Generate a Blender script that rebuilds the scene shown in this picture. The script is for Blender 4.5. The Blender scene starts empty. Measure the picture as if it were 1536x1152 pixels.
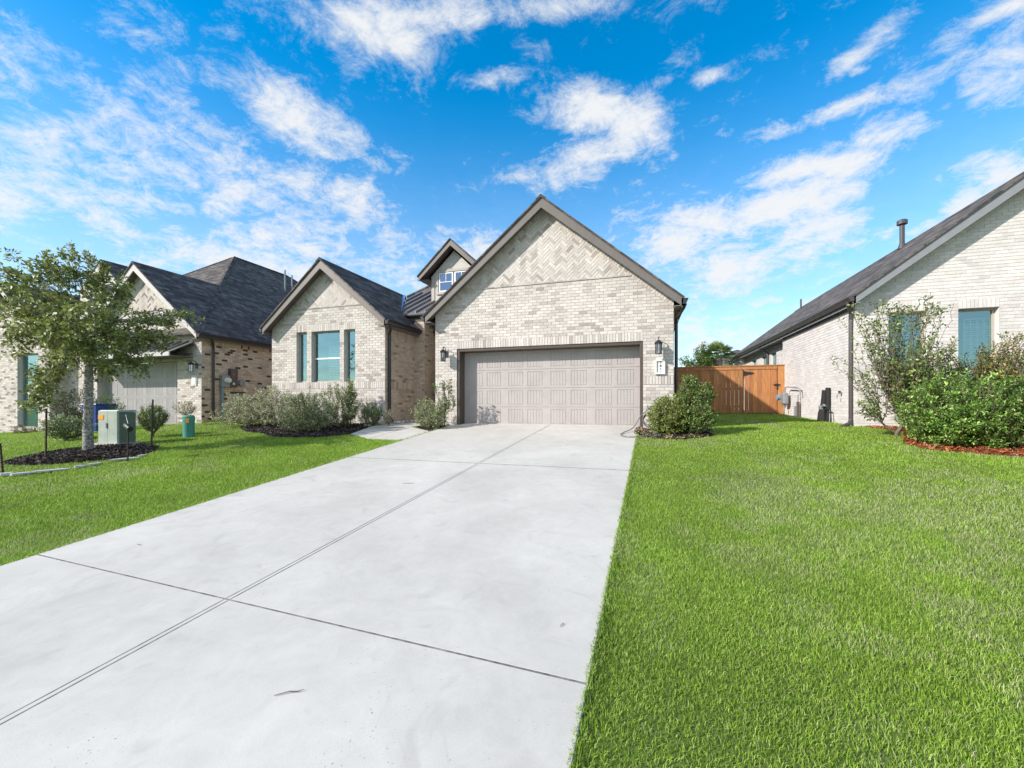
import bpy, math, random
import numpy as np
from mathutils import Vector, Matrix
R = math.radians
rng = np.random.default_rng(7)
random.seed(7)
S = bpy.context.scene
COL = S.collection

# ------------------------------------------------------------------ camera
YAW = 17.6
EYE = 0.61
F = 620.0
cam = bpy.data.cameras.new('camera')
cam.sensor_width = 36; cam.lens = F / 1536 * 36
cam.shift_y = 29 / 1536
cam.clip_start = 0.05; cam.clip_end = 2000
co = bpy.data.objects.new('camera', cam); COL.objects.link(co)
co.location = (0, 0, EYE); co.rotation_euler = (R(90), 0, R(YAW))
S.camera = co

def ray(px, py):
    a = (px - 768) / F; b = (605 - py) / F
    s, c = math.sin(R(YAW)), math.cos(R(YAW))
    return np.array([-s + c * a, c + s * a, b])
def P(px, py, y):                       # measured point on the vertical plane at depth y
    d = ray(px, py); t = y / d[1]
    return np.array([d[0] * t, y, EYE + d[2] * t])

# ------------------------------------------------------------------ light
SUN = Vector((-1.15, -1.0, 0.90)).normalized()          # towards the sun
w = bpy.data.worlds.new('World'); S.world = w; w.use_nodes = True
nt = w.node_tree; nt.nodes.clear()
def N(nt, typ, **kw):
    n = nt.nodes.new(typ)
    for k, v in kw.items():
        if k == 'i':
            for kk, vv in v.items(): n.inputs[kk].default_value = vv
        else: setattr(n, k, v)
    return n
def L(nt, a, b): nt.links.new(a, b)
sky = N(nt, 'ShaderNodeTexSky', sky_type='NISHITA', sun_disc=False)
sky.sun_elevation = math.asin(SUN.z); sky.sun_rotation = math.atan2(SUN.x, SUN.y)
sky.air_density = 1.0; sky.dust_density = 0.3; sky.ozone_density = 2.5
SKY_STRENGTH = 0.13
tc = N(nt, 'ShaderNodeTexCoord')
hs = N(nt, 'ShaderNodeHueSaturation', i={'Hue': 0.492, 'Saturation': 1.46, 'Value': 1.72}); L(nt, sky.outputs[0], hs.inputs['Color'])
hs.name = 'skyhs'
# clouds: noise on the sky direction, gathered where the photograph has its clouds
CL = [  # px, py, half-width px, half-height px, tilt deg, weight
 (435,165,110,52,-18,.95),(520,205,50,25,-10,.6),(600,255,120,38,-6,.45),
 (885,165,85,42,-20,.85),(940,195,55,45,0,.8),(870,238,85,34,14,.85),(790,258,60,18,5,.6),
 (740,115,60,16,8,.62),(560,48,95,40,10,.75),(690,22,90,24,10,.7),(850,10,70,20,-5,.9),(790,68,40,14,-10,.4),
 (1035,88,45,22,0,.5),(1062,114,30,15,0,.8),(1005,118,25,10,0,.45),(1310,60,75,20,28,.62),(1285,107,14,9,0,.6),(1150,80,50,18,0,.35),
 (1230,175,110,20,0,.6),(1290,230,80,42,15,.95),(1205,255,100,26,0,.85),(1175,305,120,42,6,.95),(1215,365,105,52,0,.95),(1130,330,80,40,0,.8),
 (1030,350,100,42,10,1.0),(960,385,110,45,0,.5),(1120,410,130,70,0,.85),(1060,480,130,90,0,.75),(1180,450,120,60,0,.7),(900,330,120,50,0,.3),
 (1490,290,70,60,10,1.0),(1515,115,50,75,0,.75),(1520,10,60,20,0,.7),(1380,345,50,15,20,.55),
 (200,350,110,24,-6,.85),(330,395,220,50,0,.9),(470,360,190,60,0,.75),(100,250,300,130,0,.72),(300,260,240,120,0,.68),(430,270,160,70,0,.55),
 (250,120,170,75,35,.55),(60,330,200,70,0,.7),(560,310,140,70,0,.62),(20,120,80,50,0,.5),(640,380,180,70,0,.7),(330,60,140,50,10,.4),(640,60,160,40,20,.3)]
prev = None
nA = N(nt, 'ShaderNodeTexNoise', noise_dimensions='3D', i={'Scale': 3.4, 'Detail': 10.0, 'Roughness': 0.62, 'Distortion': 0.35})
nB = N(nt, 'ShaderNodeTexNoise', noise_dimensions='3D', i={'Scale': 13.0, 'Detail': 12.0, 'Roughness': 0.76, 'Distortion': 0.35})
# lay the noise on a level deck far above: x/z, y/z
sx = N(nt, 'ShaderNodeSeparateXYZ'); L(nt, tc.outputs['Generated'], sx.inputs[0])
zz = N(nt, 'ShaderNodeMath', operation='MAXIMUM', i={1: 0.0}); L(nt, sx.outputs[2], zz.inputs[0])
za = N(nt, 'ShaderNodeMath', operation='ADD', i={1: 0.34}); L(nt, zz.outputs[0], za.inputs[0])
vs = N(nt, 'ShaderNodeVectorMath', operation='DIVIDE'); L(nt, tc.outputs['Generated'], vs.inputs[0])
cb = N(nt, 'ShaderNodeCombineXYZ', i={2: 1.0})
L(nt, za.outputs[0], cb.inputs[0]); L(nt, za.outputs[0], cb.inputs[1]); L(nt, cb.outputs[0], vs.inputs[1])
L(nt, vs.outputs[0], nA.inputs['Vector']); L(nt, vs.outputs[0], nB.inputs['Vector'])
for (px, py, hw, hh, tilt, wt) in CL:
    d = Vector(ray(px, py)); dist = d.length; d.normalize()
    hx = Vector((0, 0, 1)).cross(d).normalized() * -1; up = d.cross(hx) * -1
    if up.z < 0: up = -up
    t = R(tilt); ax = hx * math.cos(t) + up * math.sin(t); ay = d.cross(ax)
    M = Matrix((ax, ay, d)).transposed()
    mp = N(nt, 'ShaderNodeMapping', vector_type='TEXTURE')
    mp.inputs['Location'].default_value = d
    mp.inputs['Rotation'].default_value = M.to_euler()
    mp.inputs['Scale'].default_value = (hw / F / dist * 1.35, hh / F / dist * 1.35, 0.8)
    L(nt, tc.outputs['Generated'], mp.inputs[0])
    ln = N(nt, 'ShaderNodeVectorMath', operation='LENGTH'); L(nt, mp.outputs[0], ln.inputs[0])
    mr = N(nt, 'ShaderNodeMapRange', interpolation_type='SMOOTHSTEP', i={1: 1.15, 2: 0.0, 3: 0.0, 4: wt}); L(nt, ln.outputs['Value'], mr.inputs[0])
    if prev is None: prev = mr.outputs[0]
    else:
        ad = N(nt, 'ShaderNodeMath', operation='MAXIMUM'); L(nt, prev, ad.inputs[0]); L(nt, mr.outputs[0], ad.inputs[1]); prev = ad.outputs[0]
def mth(op, a, b=None, clamp=False):
    m = N(nt, 'ShaderNodeMath', operation=op, use_clamp=clamp)
    for i, v in enumerate((a, b)):
        if v is None: continue
        if isinstance(v, (int, float)): m.inputs[i].default_value = v
        else: L(nt, v, m.inputs[i])
    return m.outputs[0]
nz = mth('ADD', mth('MULTIPLY', nA.outputs[0], 0.58), mth('MULTIPLY', nB.outputs[0], 0.60))     # about .58 mean
dens = mth('ADD', mth('MULTIPLY', mth('SUBTRACT', nz, 0.60), 4.2), mth('SUBTRACT', mth('MULTIPLY', prev, 1.25), 0.36))
mask = N(nt, 'ShaderNodeMapRange', interpolation_type='SMOOTHSTEP', i={1: -0.30, 2: 0.95, 3: 0.0, 4: 1.0}); L(nt, dens, mask.inputs[0])
low = N(nt, 'ShaderNodeMapRange', interpolation_type='SMOOTHSTEP', i={1: 0.62, 2: 0.0, 3: 0.0, 4: 0.62}); L(nt, sx.outputs[2], low.inputs[0])   # thin veil low down
back = N(nt, 'ShaderNodeMapRange', interpolation_type='SMOOTHSTEP', i={1: .22, 2: -.25, 3: 0.0, 4: 0.72}); L(nt, sx.outputs[1], back.inputs[0])   # unseen cloud added behind the camera to whiten the fill light
lown = mth('MULTIPLY', low.outputs[0], mth('ADD', mth('MULTIPLY', nz, 1.1), 0.30))
mk2 = mth('MAXIMUM', mth('MAXIMUM', mask.outputs[0], lown), mth('MULTIPLY', back.outputs[0], mth('ADD', nz, .4)))
mk3 = mth('MULTIPLY', mk2, 0.97)
CLOUD = 5.9
ccol = N(nt, 'ShaderNodeMix', data_type='RGBA'); ccol.name = 'cloudmix'
ccol.inputs[6].default_value = (0,0,0,1); ccol.inputs[7].default_value = (CLOUD*.97, CLOUD*.985, CLOUD*1.0, 1)
L(nt, mk3, ccol.inputs[0]); L(nt, hs.outputs[0], ccol.inputs[6])
bg = N(nt, 'ShaderNodeBackground', i={'Strength': SKY_STRENGTH}); L(nt, ccol.outputs[2], bg.inputs['Color'])
wo = N(nt, 'ShaderNodeOutputWorld'); L(nt, bg.outputs[0], wo.inputs[0])
sl = bpy.data.lights.new('sun', 'SUN'); sl.energy = 5.0; sl.angle = R(0.55); sl.color = (1.0, 0.932, 0.845)
so = bpy.data.objects.new('sun', sl); COL.objects.link(so)
so.rotation_euler = (-SUN).to_track_quat('-Z', 'Y').to_euler(); so.location = SUN * 60
S.view_settings.view_transform = 'Standard'; S.view_settings.look = 'None'
S.view_settings.exposure = 0.30; S.view_settings.gamma = 1.0; S.view_settings.use_curve_mapping = False
S.cycles.max_bounces = 8; S.cycles.diffuse_bounces = 4; S.cycles.glossy_bounces = 3; S.cycles.transmission_bounces = 4; S.cycles.transparent_max_bounces = 10
S.cycles.sample_clamp_indirect = 6

# ------------------------------------------------------------------ materials
def newmat(name):
    m = bpy.data.materials.new(name); m.use_nodes = True
    t = m.node_tree; t.nodes.clear()
    out = N(t, 'ShaderNodeOutputMaterial'); b = N(t, 'ShaderNodeBsdfPrincipled')
    L(t, b.outputs[0], out.inputs[0]); return m, t, b, out
def col4(c): return (c[0], c[1], c[2], 1)
def noise_mat(name, c1, c2, scale=6, rough=.7, bump=.0, bscale=60, metal=0, detail=6, spec=.4, bdist=.01, contrast=(.3,.7)):
    m, t, b, _ = newmat(name)
    tc = N(t, 'ShaderNodeTexCoord'); n = N(t, 'ShaderNodeTexNoise', i={'Scale': scale, 'Detail': detail, 'Roughness': .6})
    L(t, tc.outputs['Object'], n.inputs['Vector'])
    r = N(t, 'ShaderNodeValToRGB'); r.color_ramp.elements[0].position = contrast[0]; r.color_ramp.elements[1].position = contrast[1]
    r.color_ramp.elements[0].color = col4(c1); r.color_ramp.elements[1].color = col4(c2)
    L(t, n.outputs[0], r.inputs[0]); L(t, r.outputs[0], b.inputs['Base Color'])
    b.inputs['Roughness'].default_value = rough; b.inputs['Metallic'].default_value = metal; b.inputs['Specular IOR Level'].default_value = spec
    if bump:
        n2 = N(t, 'ShaderNodeTexNoise', i={'Scale': bscale, 'Detail': 5}); L(t, tc.outputs['Object'], n2.inputs['Vector'])
        bp = N(t, 'ShaderNodeBump', i={'Strength': bump, 'Distance': bdist}); L(t, n2.outputs[0], bp.inputs['Height']); L(t, bp.outputs[0], b.inputs['Normal'])
    return m
def vary(c, k=.12): return (tuple(x*(1-k) for x in c), tuple(x*(1+k) for x in c))
def paint(name, c, rough=.45, k=.08, bump=.05, scale=5, **kw):
    a, b = vary(c, k); return noise_mat(name, a, b, scale, rough, bump, 40, **kw)

def attr_mat(name, rough=.85, nscale=30, namt=.22, bump=.5, trans=0.0, spec=.25, bdist=.004):
    m, t, b, out = newmat(name)
    at = N(t, 'ShaderNodeAttribute', attribute_name='col')
    tc = N(t, 'ShaderNodeTexCoord'); n = N(t, 'ShaderNodeTexNoise', i={'Scale': nscale, 'Detail': 6, 'Roughness': .65}); L(t, tc.outputs['Object'], n.inputs['Vector'])
    mr = N(t, 'ShaderNodeMapRange', i={1: .25, 2: .75, 3: 1-namt, 4: 1+namt}); L(t, n.outputs[0], mr.inputs[0])
    nb = N(t, 'ShaderNodeTexNoise', i={'Scale': .9, 'Detail': 7, 'Roughness': .62, 'Distortion': .6}); L(t, tc.outputs['Object'], nb.inputs['Vector'])
    mb = N(t, 'ShaderNodeMapRange', i={1: .3, 2: .7, 3: .90, 4: 1.08}); L(t, nb.outputs[0], mb.inputs[0]); mm = N(t, 'ShaderNodeMath', operation='MULTIPLY'); L(t, mr.outputs[0], mm.inputs[0]); L(t, mb.outputs[0], mm.inputs[1])
    mx = N(t, 'ShaderNodeVectorMath', operation='SCALE'); L(t, at.outputs['Color'], mx.inputs[0]); L(t, mm.outputs[0], mx.inputs['Scale'])
    L(t, mx.outputs[0], b.inputs['Base Color']); b.inputs['Roughness'].default_value = rough; b.inputs['Specular IOR Level'].default_value = spec
    if bump:
        bp = N(t, 'ShaderNodeBump', i={'Strength': bump, 'Distance': bdist}); L(t, n.outputs[0], bp.inputs['Height']); L(t, bp.outputs[0], b.inputs['Normal'])
    if trans:
        tr = N(t, 'ShaderNodeBsdfTranslucent'); L(t, mx.outputs[0], tr.inputs['Color'])
        ms = N(t, 'ShaderNodeMixShader', i={0: trans}); L(t, b.outputs[0], ms.inputs[1]); L(t, tr.outputs[0], ms.inputs[2]); L(t, ms.outputs[0], out.inputs[0])
    return m
BRICK = attr_mat('brick_faces', .88, 22, .16, .7)
PAINTED = attr_mat('painted_brick', .8, 16, .07, .8, bdist=.008)
LEAF = attr_mat('leaf', .45, 8, .12, 0, .28, .45)
PETAL = attr_mat('petal', .5, 8, .1, 0, .3)
GRASS = attr_mat('grass_blade', .55, 3, .14, 0, .38, .25)
CHIP = attr_mat('mulch_chip', .9, 40, .3, .3)
MORTAR = noise_mat('mortar', (.44,.42,.40), (.56,.54,.52), 9, .95, .4, 120)
MORTAR_SHADE = noise_mat('shade_tan_mortar', (.36,.30,.24), (.48,.40,.33), 9, .95, .4, 120)  # mortar toned down to carry the shade of the side walls
MORTAR_WHITE = noise_mat('white_mortar', (.62,.59,.56), (.72,.69,.66), 9, .95, .4, 120)
FASCIA = paint('fascia_paint', (.155,.137,.128), .5)
FASCIA_BLUE = paint('grey_fascia_paint', (.24,.25,.275), .5)
FASCIA_WHITE = paint('pale_fascia_paint', (.50,.48,.47), .5)
SOFFIT = paint('soffit_paint', (.13,.11,.10), .6)
BROWN = paint('brown_trim', (.085,.066,.055), .45)
GUTTER = paint('gutter_metal', (.030,.027,.030), .32, metal=.0, spec=.6)
GUTTER_GREY = paint('grey_gutter_metal', (.065,.055,.057), .35, spec=.6)
STUCCO = noise_mat('stucco', (.52,.50,.47), (.60,.58,.55), 12, .9, .6, 220)
DOORP = noise_mat('garage_door_paint', (.385,.35,.34), (.44,.405,.395), 3, .42, .03, 60)
DOORP2 = noise_mat('pale_garage_door_paint', (.33,.32,.325), (.39,.38,.385), 3, .42, .03, 60)
FRAME = paint('window_frame_vinyl', (.40,.37,.33), .4)
FRAMEW = paint('white_window_vinyl', (.75,.75,.74), .4)
BLIND = paint('blind_slat', (.80,.82,.78), .5)
ROOM = paint('dim_room', (.03,.05,.055), .8)
METALROOF = paint('seamed_metal_roof', (.21,.20,.20), .38, metal=.35)
FLASH = paint('blue_flashing', (.12,.30,.62), .3, metal=.3)
BLACK = paint('black_metal', (.02,.02,.021), .4, spec=.5)
RUST = noise_mat('rusty_post', (.03,.016,.012), (.07,.035,.025), 30, .7)
GALV = noise_mat('grey_utility_paint', (.22,.24,.26), (.30,.32,.34), 10, .45, metal=.2)
LBLUE = paint('pale_blue_pipe', (.20,.28,.34), .45)
TRANSF_LIT = noise_mat('lit_green_enamel', (.30,.36,.31), (.42,.47,.42), 5, .45)  # sunlit tone of the cabinet enamel, painted on doors and lid
TRANSF_SHADE = noise_mat('shaded_green_enamel', (.10,.15,.11), (.14,.19,.14), 5, .5)  # same enamel, with the shade of the cabinet sides put into the colour
TEAL = noise_mat('teal_plastic', (.05,.24,.19), (.08,.30,.24), 5, .5)
ORANGE = paint('orange_label', (.75,.33,.03), .5)
BLUEBIN = paint('blue_plastic', (.015,.06,.28), .45)
STONE = noise_mat('pale_flagstone', (.36,.36,.38), (.58,.58,.60), 5, .9, .8, 25, bdist=.02)
FOUND = noise_mat('foundation_concrete', (.40,.38,.36), (.50,.48,.45), 6, .95, .5, 60)
WHITESTONE = noise_mat('white_cast_stone', (.66,.66,.65), (.76,.76,.75), 8, .85, .3, 90)
HOSE = paint('grey_hose_rubber', (.16,.17,.19), .4)
CANVAS = paint('black_wrap', (.02,.018,.02), .55, bump=.6)
SILVER = paint('silver_tape', (.45,.47,.5), .3, metal=.6)
BARK = noise_mat('grey_bark', (.13,.12,.105), (.46,.44,.40), 24, .9, 1.0, 38, bdist=.03, contrast=(.38,.62))
TWIG = noise_mat('brown_twig', (.11,.085,.06), (.22,.18,.14), 25, .9)
MULCH = noise_mat('dark_mulch', (.012,.010,.009), (.06,.048,.042), 45, .95, 1.0, 70, bdist=.02)
REDMULCH = noise_mat('red_mulch', (.13,.035,.014), (.34,.11,.045), 40, .95, 1.0, 70, bdist=.02)

def glass_mat(name, tint, refl):
    m, t, b, out = newmat(name); t.nodes.remove(b)
    tr = N(t, 'ShaderNodeBsdfTransparent', i={'Color': col4(tint)})
    gl = N(t, 'ShaderNodeBsdfGlossy', i={'Color': col4(refl), 'Roughness': .02})
    fr = N(t, 'ShaderNodeFresnel', i={'IOR': 1.9}); ad = N(t, 'ShaderNodeMath', operation='ADD', use_clamp=True, i={1: .24}); L(t, fr.outputs[0], ad.inputs[0])
    tc = N(t, 'ShaderNodeTexCoord'); n = N(t, 'ShaderNodeTexNoise', i={'Scale': 1.5}); L(t, tc.outputs['Object'], n.inputs['Vector'])
    bp = N(t, 'ShaderNodeBump', i={'Strength': .05, 'Distance': .02}); L(t, n.outputs[0], bp.inputs['Height']); L(t, bp.outputs[0], gl.inputs['Normal'])
    ms = N(t, 'ShaderNodeMixShader'); L(t, ad.outputs[0], ms.inputs[0]); L(t, tr.outputs[0], ms.inputs[1]); L(t, gl.outputs[0], ms.inputs[2]); L(t, ms.outputs[0], out.inputs[0])
    return m
GLASS = glass_mat('teal_window_glass', (.76,.96,.93), (.56,.92,1.0))
GLASSB = glass_mat('blue_window_glass', (.10,.25,.45), (.55,.75,1.0))
GLASSC = glass_mat('lantern_glass', (.75,.8,.85), (.8,.8,.8))

def shingles(name, cols, mossy=0):
    m, t, b, _ = newmat(name)
    uv = N(t, 'ShaderNodeUVMap')
    def br(w_, rh, off):
        n = N(t, 'ShaderNodeTexBrick', offset=off, i={'Scale': 1.0, 'Mortar Size': .004, 'Mortar Smooth': .1, 'Brick Width': w_, 'Row Height': rh, 'Bias': 0.0})
        n.inputs['Color1'].default_value = (0,0,0,1); n.inputs['Color2'].default_value = (1,1,1,1); n.inputs['Mortar'].default_value = (.1,.1,.1,1)
        L(t, uv.outputs[0], n.inputs['Vector']); return n
    b1 = br(.22, .145, .37); b2 = br(.47, .145, .61)
    mx = N(t, 'ShaderNodeMix', data_type='RGBA', i={0: .5}); L(t, b1.outputs[0], mx.inputs[6]); L(t, b2.outputs[0], mx.inputs[7])
    tc = N(t, 'ShaderNodeTexCoord'); n = N(t, 'ShaderNodeTexNoise', i={'Scale': 5, 'Detail': 8}); L(t, tc.outputs['Object'], n.inputs['Vector'])
    n3 = N(t, 'ShaderNodeTexNoise', i={'Scale': 30, 'Detail': 6, 'Roughness': .8}); L(t, tc.outputs['Object'], n3.inputs['Vector'])
    a1 = N(t, 'ShaderNodeMath', operation='MULTIPLY_ADD', i={1: .55, 2: .0}); L(t, mx.outputs[2], a1.inputs[0])
    a2 = N(t, 'ShaderNodeMath', operation='MULTIPLY_ADD', i={1: .35}); L(t, n.outputs[0], a2.inputs[0]); L(t, a1.outputs[0], a2.inputs[2])
    a3 = N(t, 'ShaderNodeMath', operation='MULTIPLY_ADD', i={1: .35}); L(t, n3.outputs[0], a3.inputs[0]); L(t, a2.outputs[0], a3.inputs[2])
    r = N(t, 'ShaderNodeValToRGB'); r.color_ramp.elements[0].position = .25; r.color_ramp.elements[1].position = .95
    r.color_ramp.elements[0].color = col4(cols[0]); r.color_ramp.elements[1].color = col4(cols[2])
    e = r.color_ramp.elements.new(.6); e.color = col4(cols[1])
    L(t, a3.outputs[0], r.inputs[0]); L(t, r.outputs[0], b.inputs['Base Color']); b.inputs['Roughness'].default_value = .92
    b.inputs['Specular IOR Level'].default_value = .2
    bp = N(t, 'ShaderNodeBump', i={'Strength': .8, 'Distance': .012}); L(t, a3.outputs[0], bp.inputs['Height']); L(t, bp.outputs[0], b.inputs['Normal'])
    return m
SHINGLE = shingles('asphalt_shingles', ((.030,.028,.032), (.085,.077,.075), (.21,.185,.165)))

def wood_mat():
    m, t, b, _ = newmat('cedar_boards')
    at = N(t, 'ShaderNodeAttribute', attribute_name='col'); tc = N(t, 'ShaderNodeTexCoord')
    mp = N(t, 'ShaderNodeMapping', i={'Scale': (14, 14, 1.2)}); L(t, tc.outputs['Object'], mp.inputs[0])
    n = N(t, 'ShaderNodeTexNoise', i={'Scale': 2.2, 'Detail': 8, 'Distortion': .8}); L(t, mp.outputs[0], n.inputs['Vector'])
    mr = N(t, 'ShaderNodeMapRange', i={1: .25, 2: .75, 3: .65, 4: 1.3}); L(t, n.outputs[0], mr.inputs[0])
    mx = N(t, 'ShaderNodeVectorMath', operation='SCALE'); L(t, at.outputs['Color'], mx.inputs[0]); L(t, mr.outputs[0], mx.inputs['Scale'])
    L(t, mx.outputs[0], b.inputs['Base Color']); b.inputs['Roughness'].default_value = .7
    bp = N(t, 'ShaderNodeBump', i={'Strength': .4, 'Distance': .004}); L(t, n.outputs[0], bp.inputs['Height']); L(t, bp.outputs[0], b.inputs['Normal'])
    return m
WOOD = wood_mat()

def concrete_mat():
    m, t, b, _ = newmat('broomed_concrete')
    tc = N(t, 'ShaderNodeTexCoord')
    def nz(s, d=6, r=.6, dist=0):
        n = N(t, 'ShaderNodeTexNoise', i={'Scale': s, 'Detail': d, 'Roughness': r, 'Distortion': dist}); L(t, tc.outputs['Object'], n.inputs['Vector']); return n.outputs[0]
    big = nz(.55, 9, .62, .4); mid = nz(4.5, 8, .7, .8); fine = nz(160, 3, .7)
    def ma(a, k, c):
        q = N(t, 'ShaderNodeMath', operation='MULTIPLY_ADD', i={1: k}); L(t, a, q.inputs[0])
        if isinstance(c, float): q.inputs[2].default_value = c
        else: L(t, c, q.inputs[2])
        return q.outputs[0]
    s = ma(big, .55, ma(mid, .30, ma(fine, .22, -.03)))
    r = N(t, 'ShaderNodeValToRGB'); r.color_ramp.elements[0].position = .34; r.color_ramp.elements[1].position = .68
    r.color_ramp.elements[0].color = (.41,.394,.362,1); r.color_ramp.elements[1].color = (.61,.588,.545,1); L(t, s, r.inputs[0])
    # pits and specks
    vo = N(t, 'ShaderNodeTexVoronoi', i={'Scale': 48}); wn = N(t, 'ShaderNodeTexNoise', i={'Scale': 90, 'Detail': 2}); L(t, tc.outputs['Object'], wn.inputs['Vector'])
    wv = N(t, 'ShaderNodeVectorMath', operation='MULTIPLY_ADD'); wv.inputs[1].default_value = (.022,.022,.022); L(t, wn.outputs['Color'], wv.inputs[0]); L(t, tc.outputs['Object'], wv.inputs[2]); L(t, wv.outputs[0], vo.inputs['Vector'])
    pm = N(t, 'ShaderNodeMath', operation='MULTIPLY', i={1: 1.0}); L(t, vo.outputs['Distance'], pm.inputs[0])
    gate = nz(1.1, 4, .6); gm = N(t, 'ShaderNodeMapRange', i={1: .38, 2: .68, 3: .02, 4: .21}); L(t, gate, gm.inputs[0])
    sep = N(t, 'ShaderNodeSeparateColor'); L(t, vo.outputs['Color'], sep.inputs[0])
    thr = N(t, 'ShaderNodeMath', operation='MULTIPLY'); L(t, sep.outputs[0], thr.inputs[0]); L(t, gm.outputs[0], thr.inputs[1])
    lt = N(t, 'ShaderNodeMath', operation='LESS_THAN'); L(t, pm.outputs[0], lt.inputs[0]); L(t, thr.outputs[0], lt.inputs[1])
    mx = N(t, 'ShaderNodeMix', data_type='RGBA'); L(t, lt.outputs[0], mx.inputs[0]); L(t, r.outputs[0], mx.inputs[6]); mx.inputs[7].default_value = (.26,.25,.24,1)
    # a few darker scuffs and stains
    st = nz(2.3, 3, .5, 2.0); sm = N(t, 'ShaderNodeMapRange', i={1: .60, 2: .74, 3: 0, 4: .38}); L(t, st, sm.inputs[0])
    m2 = N(t, 'ShaderNodeMix', data_type='RGBA'); L(t, sm.outputs[0], m2.inputs[0]); L(t, mx.outputs[2], m2.inputs[6]); m2.inputs[7].default_value = (.36,.345,.32,1)
    L(t, m2.outputs[2], b.inputs['Base Color']); b.inputs['Roughness'].default_value = .85; b.inputs['Specular IOR Level'].default_value = .25
    bp = N(t, 'ShaderNodeBump', i={'Strength': .22, 'Distance': .003}); L(t, ma(fine, 1.0, ma(mid, 1.2, 0.0)), bp.inputs['Height']); L(t, bp.outputs[0], b.inputs['Normal'])
    return m
CONCRETE = concrete_mat()
JOINT = noise_mat('joint_filler', (.06,.058,.055), (.26,.25,.24), 14, .95)

def ground_mat():
    m, t, b, _ = newmat('turf_soil')
    tc = N(t, 'ShaderNodeTexCoord')
    n = N(t, 'ShaderNodeTexNoise', i={'Scale': 40, 'Detail': 6, 'Roughness': .7}); L(t, tc.outputs['Object'], n.inputs['Vector'])
    n2 = N(t, 'ShaderNodeTexNoise', i={'Scale': .6, 'Detail': 6}); L(t, tc.outputs['Object'], n2.inputs['Vector'])
    r = N(t, 'ShaderNodeValToRGB'); r.color_ramp.elements[0].position = .3; r.color_ramp.elements[1].position = .7
    r.color_ramp.elements[0].color = (.07,.12,.02,1); r.color_ramp.elements[1].color = (.20,.25,.08,1)
    a = N(t, 'ShaderNodeMath', operation='MULTIPLY_ADD', i={1: .35}); L(t, n2.outputs[0], a.inputs[0]); 
    a0 = N(t, 'ShaderNodeMath', operation='MULTIPLY', i={1: .65}); L(t, n.outputs[0], a0.inputs[0]); L(t, a0.outputs[0], a.inputs[2])
    L(t, a.outputs[0], r.inputs[0]); L(t, r.outputs[0], b.inputs['Base Color']); b.inputs['Roughness'].default_value = .95; b.inputs['Specular IOR Level'].default_value = .1
    bp = N(t, 'ShaderNodeBump', i={'Strength': .9, 'Distance': .02}); L(t, n.outputs[0], bp.inputs['Height']); L(t, bp.outputs[0], b.inputs['Normal'])
    return m
GROUND = ground_mat()

# ------------------------------------------------------------------ mesh helpers
class MB:
    def __init__(s): s.v = []; s.f = []; s.c = []; s.col = None
    def face(s, pts, col=None):
        n = len(s.v); s.v.extend([tuple(map(float, p)) for p in pts]); s.f.append(tuple(range(n, n + len(pts)))); s.c.append(col if col is not None else (s.col or (.5,.5,.5)))
    def hexa(s, p, col=None):    # p: 8 corners, bottom ring 0-3, top ring 4-7
        n = len(s.v); s.v.extend([tuple(map(float, q)) for q in p]); c = col if col is not None else (s.col or (.5,.5,.5))
        for f in ((3,2,1,0),(4,5,6,7),(0,1,5,4),(1,2,6,5),(2,3,7,6),(3,0,4,7)):
            s.f.append(tuple(n + i for i in f)); s.c.append(c)
    def box(s, x0, x1, y0, y1, z0, z1, col=None):
        s.hexa([(x0,y0,z0),(x1,y0,z0),(x1,y1,z0),(x0,y1,z0),(x0,y0,z1),(x1,y0,z1),(x1,y1,z1),(x0,y1,z1)], col)
    def prism(s, pts, d, col=None):   # polygon pts (CCW seen from +d side) extruded by -d... solid between pts and pts+d
        d = np.array(d, float); a = [np.array(p, float) for p in pts]; b = [p + d for p in a]; k = len(a)
        s.face(a[::-1], col); s.face(b, col)
        for i in range(k):
            j = (i + 1) % k; s.face([a[i], a[j], b[j], b[i]], col)
    def tube(s, pts, rad, sides=8, col=None, cap=True):
        pts = [np.array(p, float) for p in pts]; k = len(pts)
        if not hasattr(rad, '__len__'): rad = [rad] * k
        rings = []; ref = None
        n0 = len(s.v)
        for i, p in enumerate(pts):
            t = pts[min(i+1, k-1)] - pts[max(i-1, 0)]; t = t / (np.linalg.norm(t) + 1e-9)
            if ref is None or abs(ref @ t) > .95: ref = np.array([0,0,1.]) if abs(t[2]) < .9 else np.array([1.,0,0])
            u = np.cross(t, ref); u /= np.linalg.norm(u) + 1e-9; v = np.cross(t, u); ref = np.cross(u, t) if False else ref
            for j in range(sides):
                a = 2*math.pi*j/sides; q = p + rad[i]*(u*math.cos(a) + v*math.sin(a)); s.v.append(tuple(q))
        c = col if col is not None else (s.col or (.5,.5,.5))
        for i in range(k-1):
            for j in range(sides):
                a = n0+i*sides+j; b = n0+i*sides+(j+1)%sides; s.f.append((a, a+sides, b+sides, b)); s.c.append(c)
        if cap:
            s.f.append(tuple(n0+j for j in range(sides))); s.c.append(c)
            s.f.append(tuple(n0+(k-1)*sides+j for j in reversed(range(sides)))); s.c.append(c)
    def build(s, name, mat, parent=None, smooth=False, bevel=0, **tags):
        v = np.array(s.v, float).reshape(-1, 3)
        o = link_mesh(name, v, s.f, s.c, mat, parent, smooth, bevel)
        return tag(o, **tags) if tags else o
def root_of(o):
    while o.parent: o = o.parent
    return o
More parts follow.
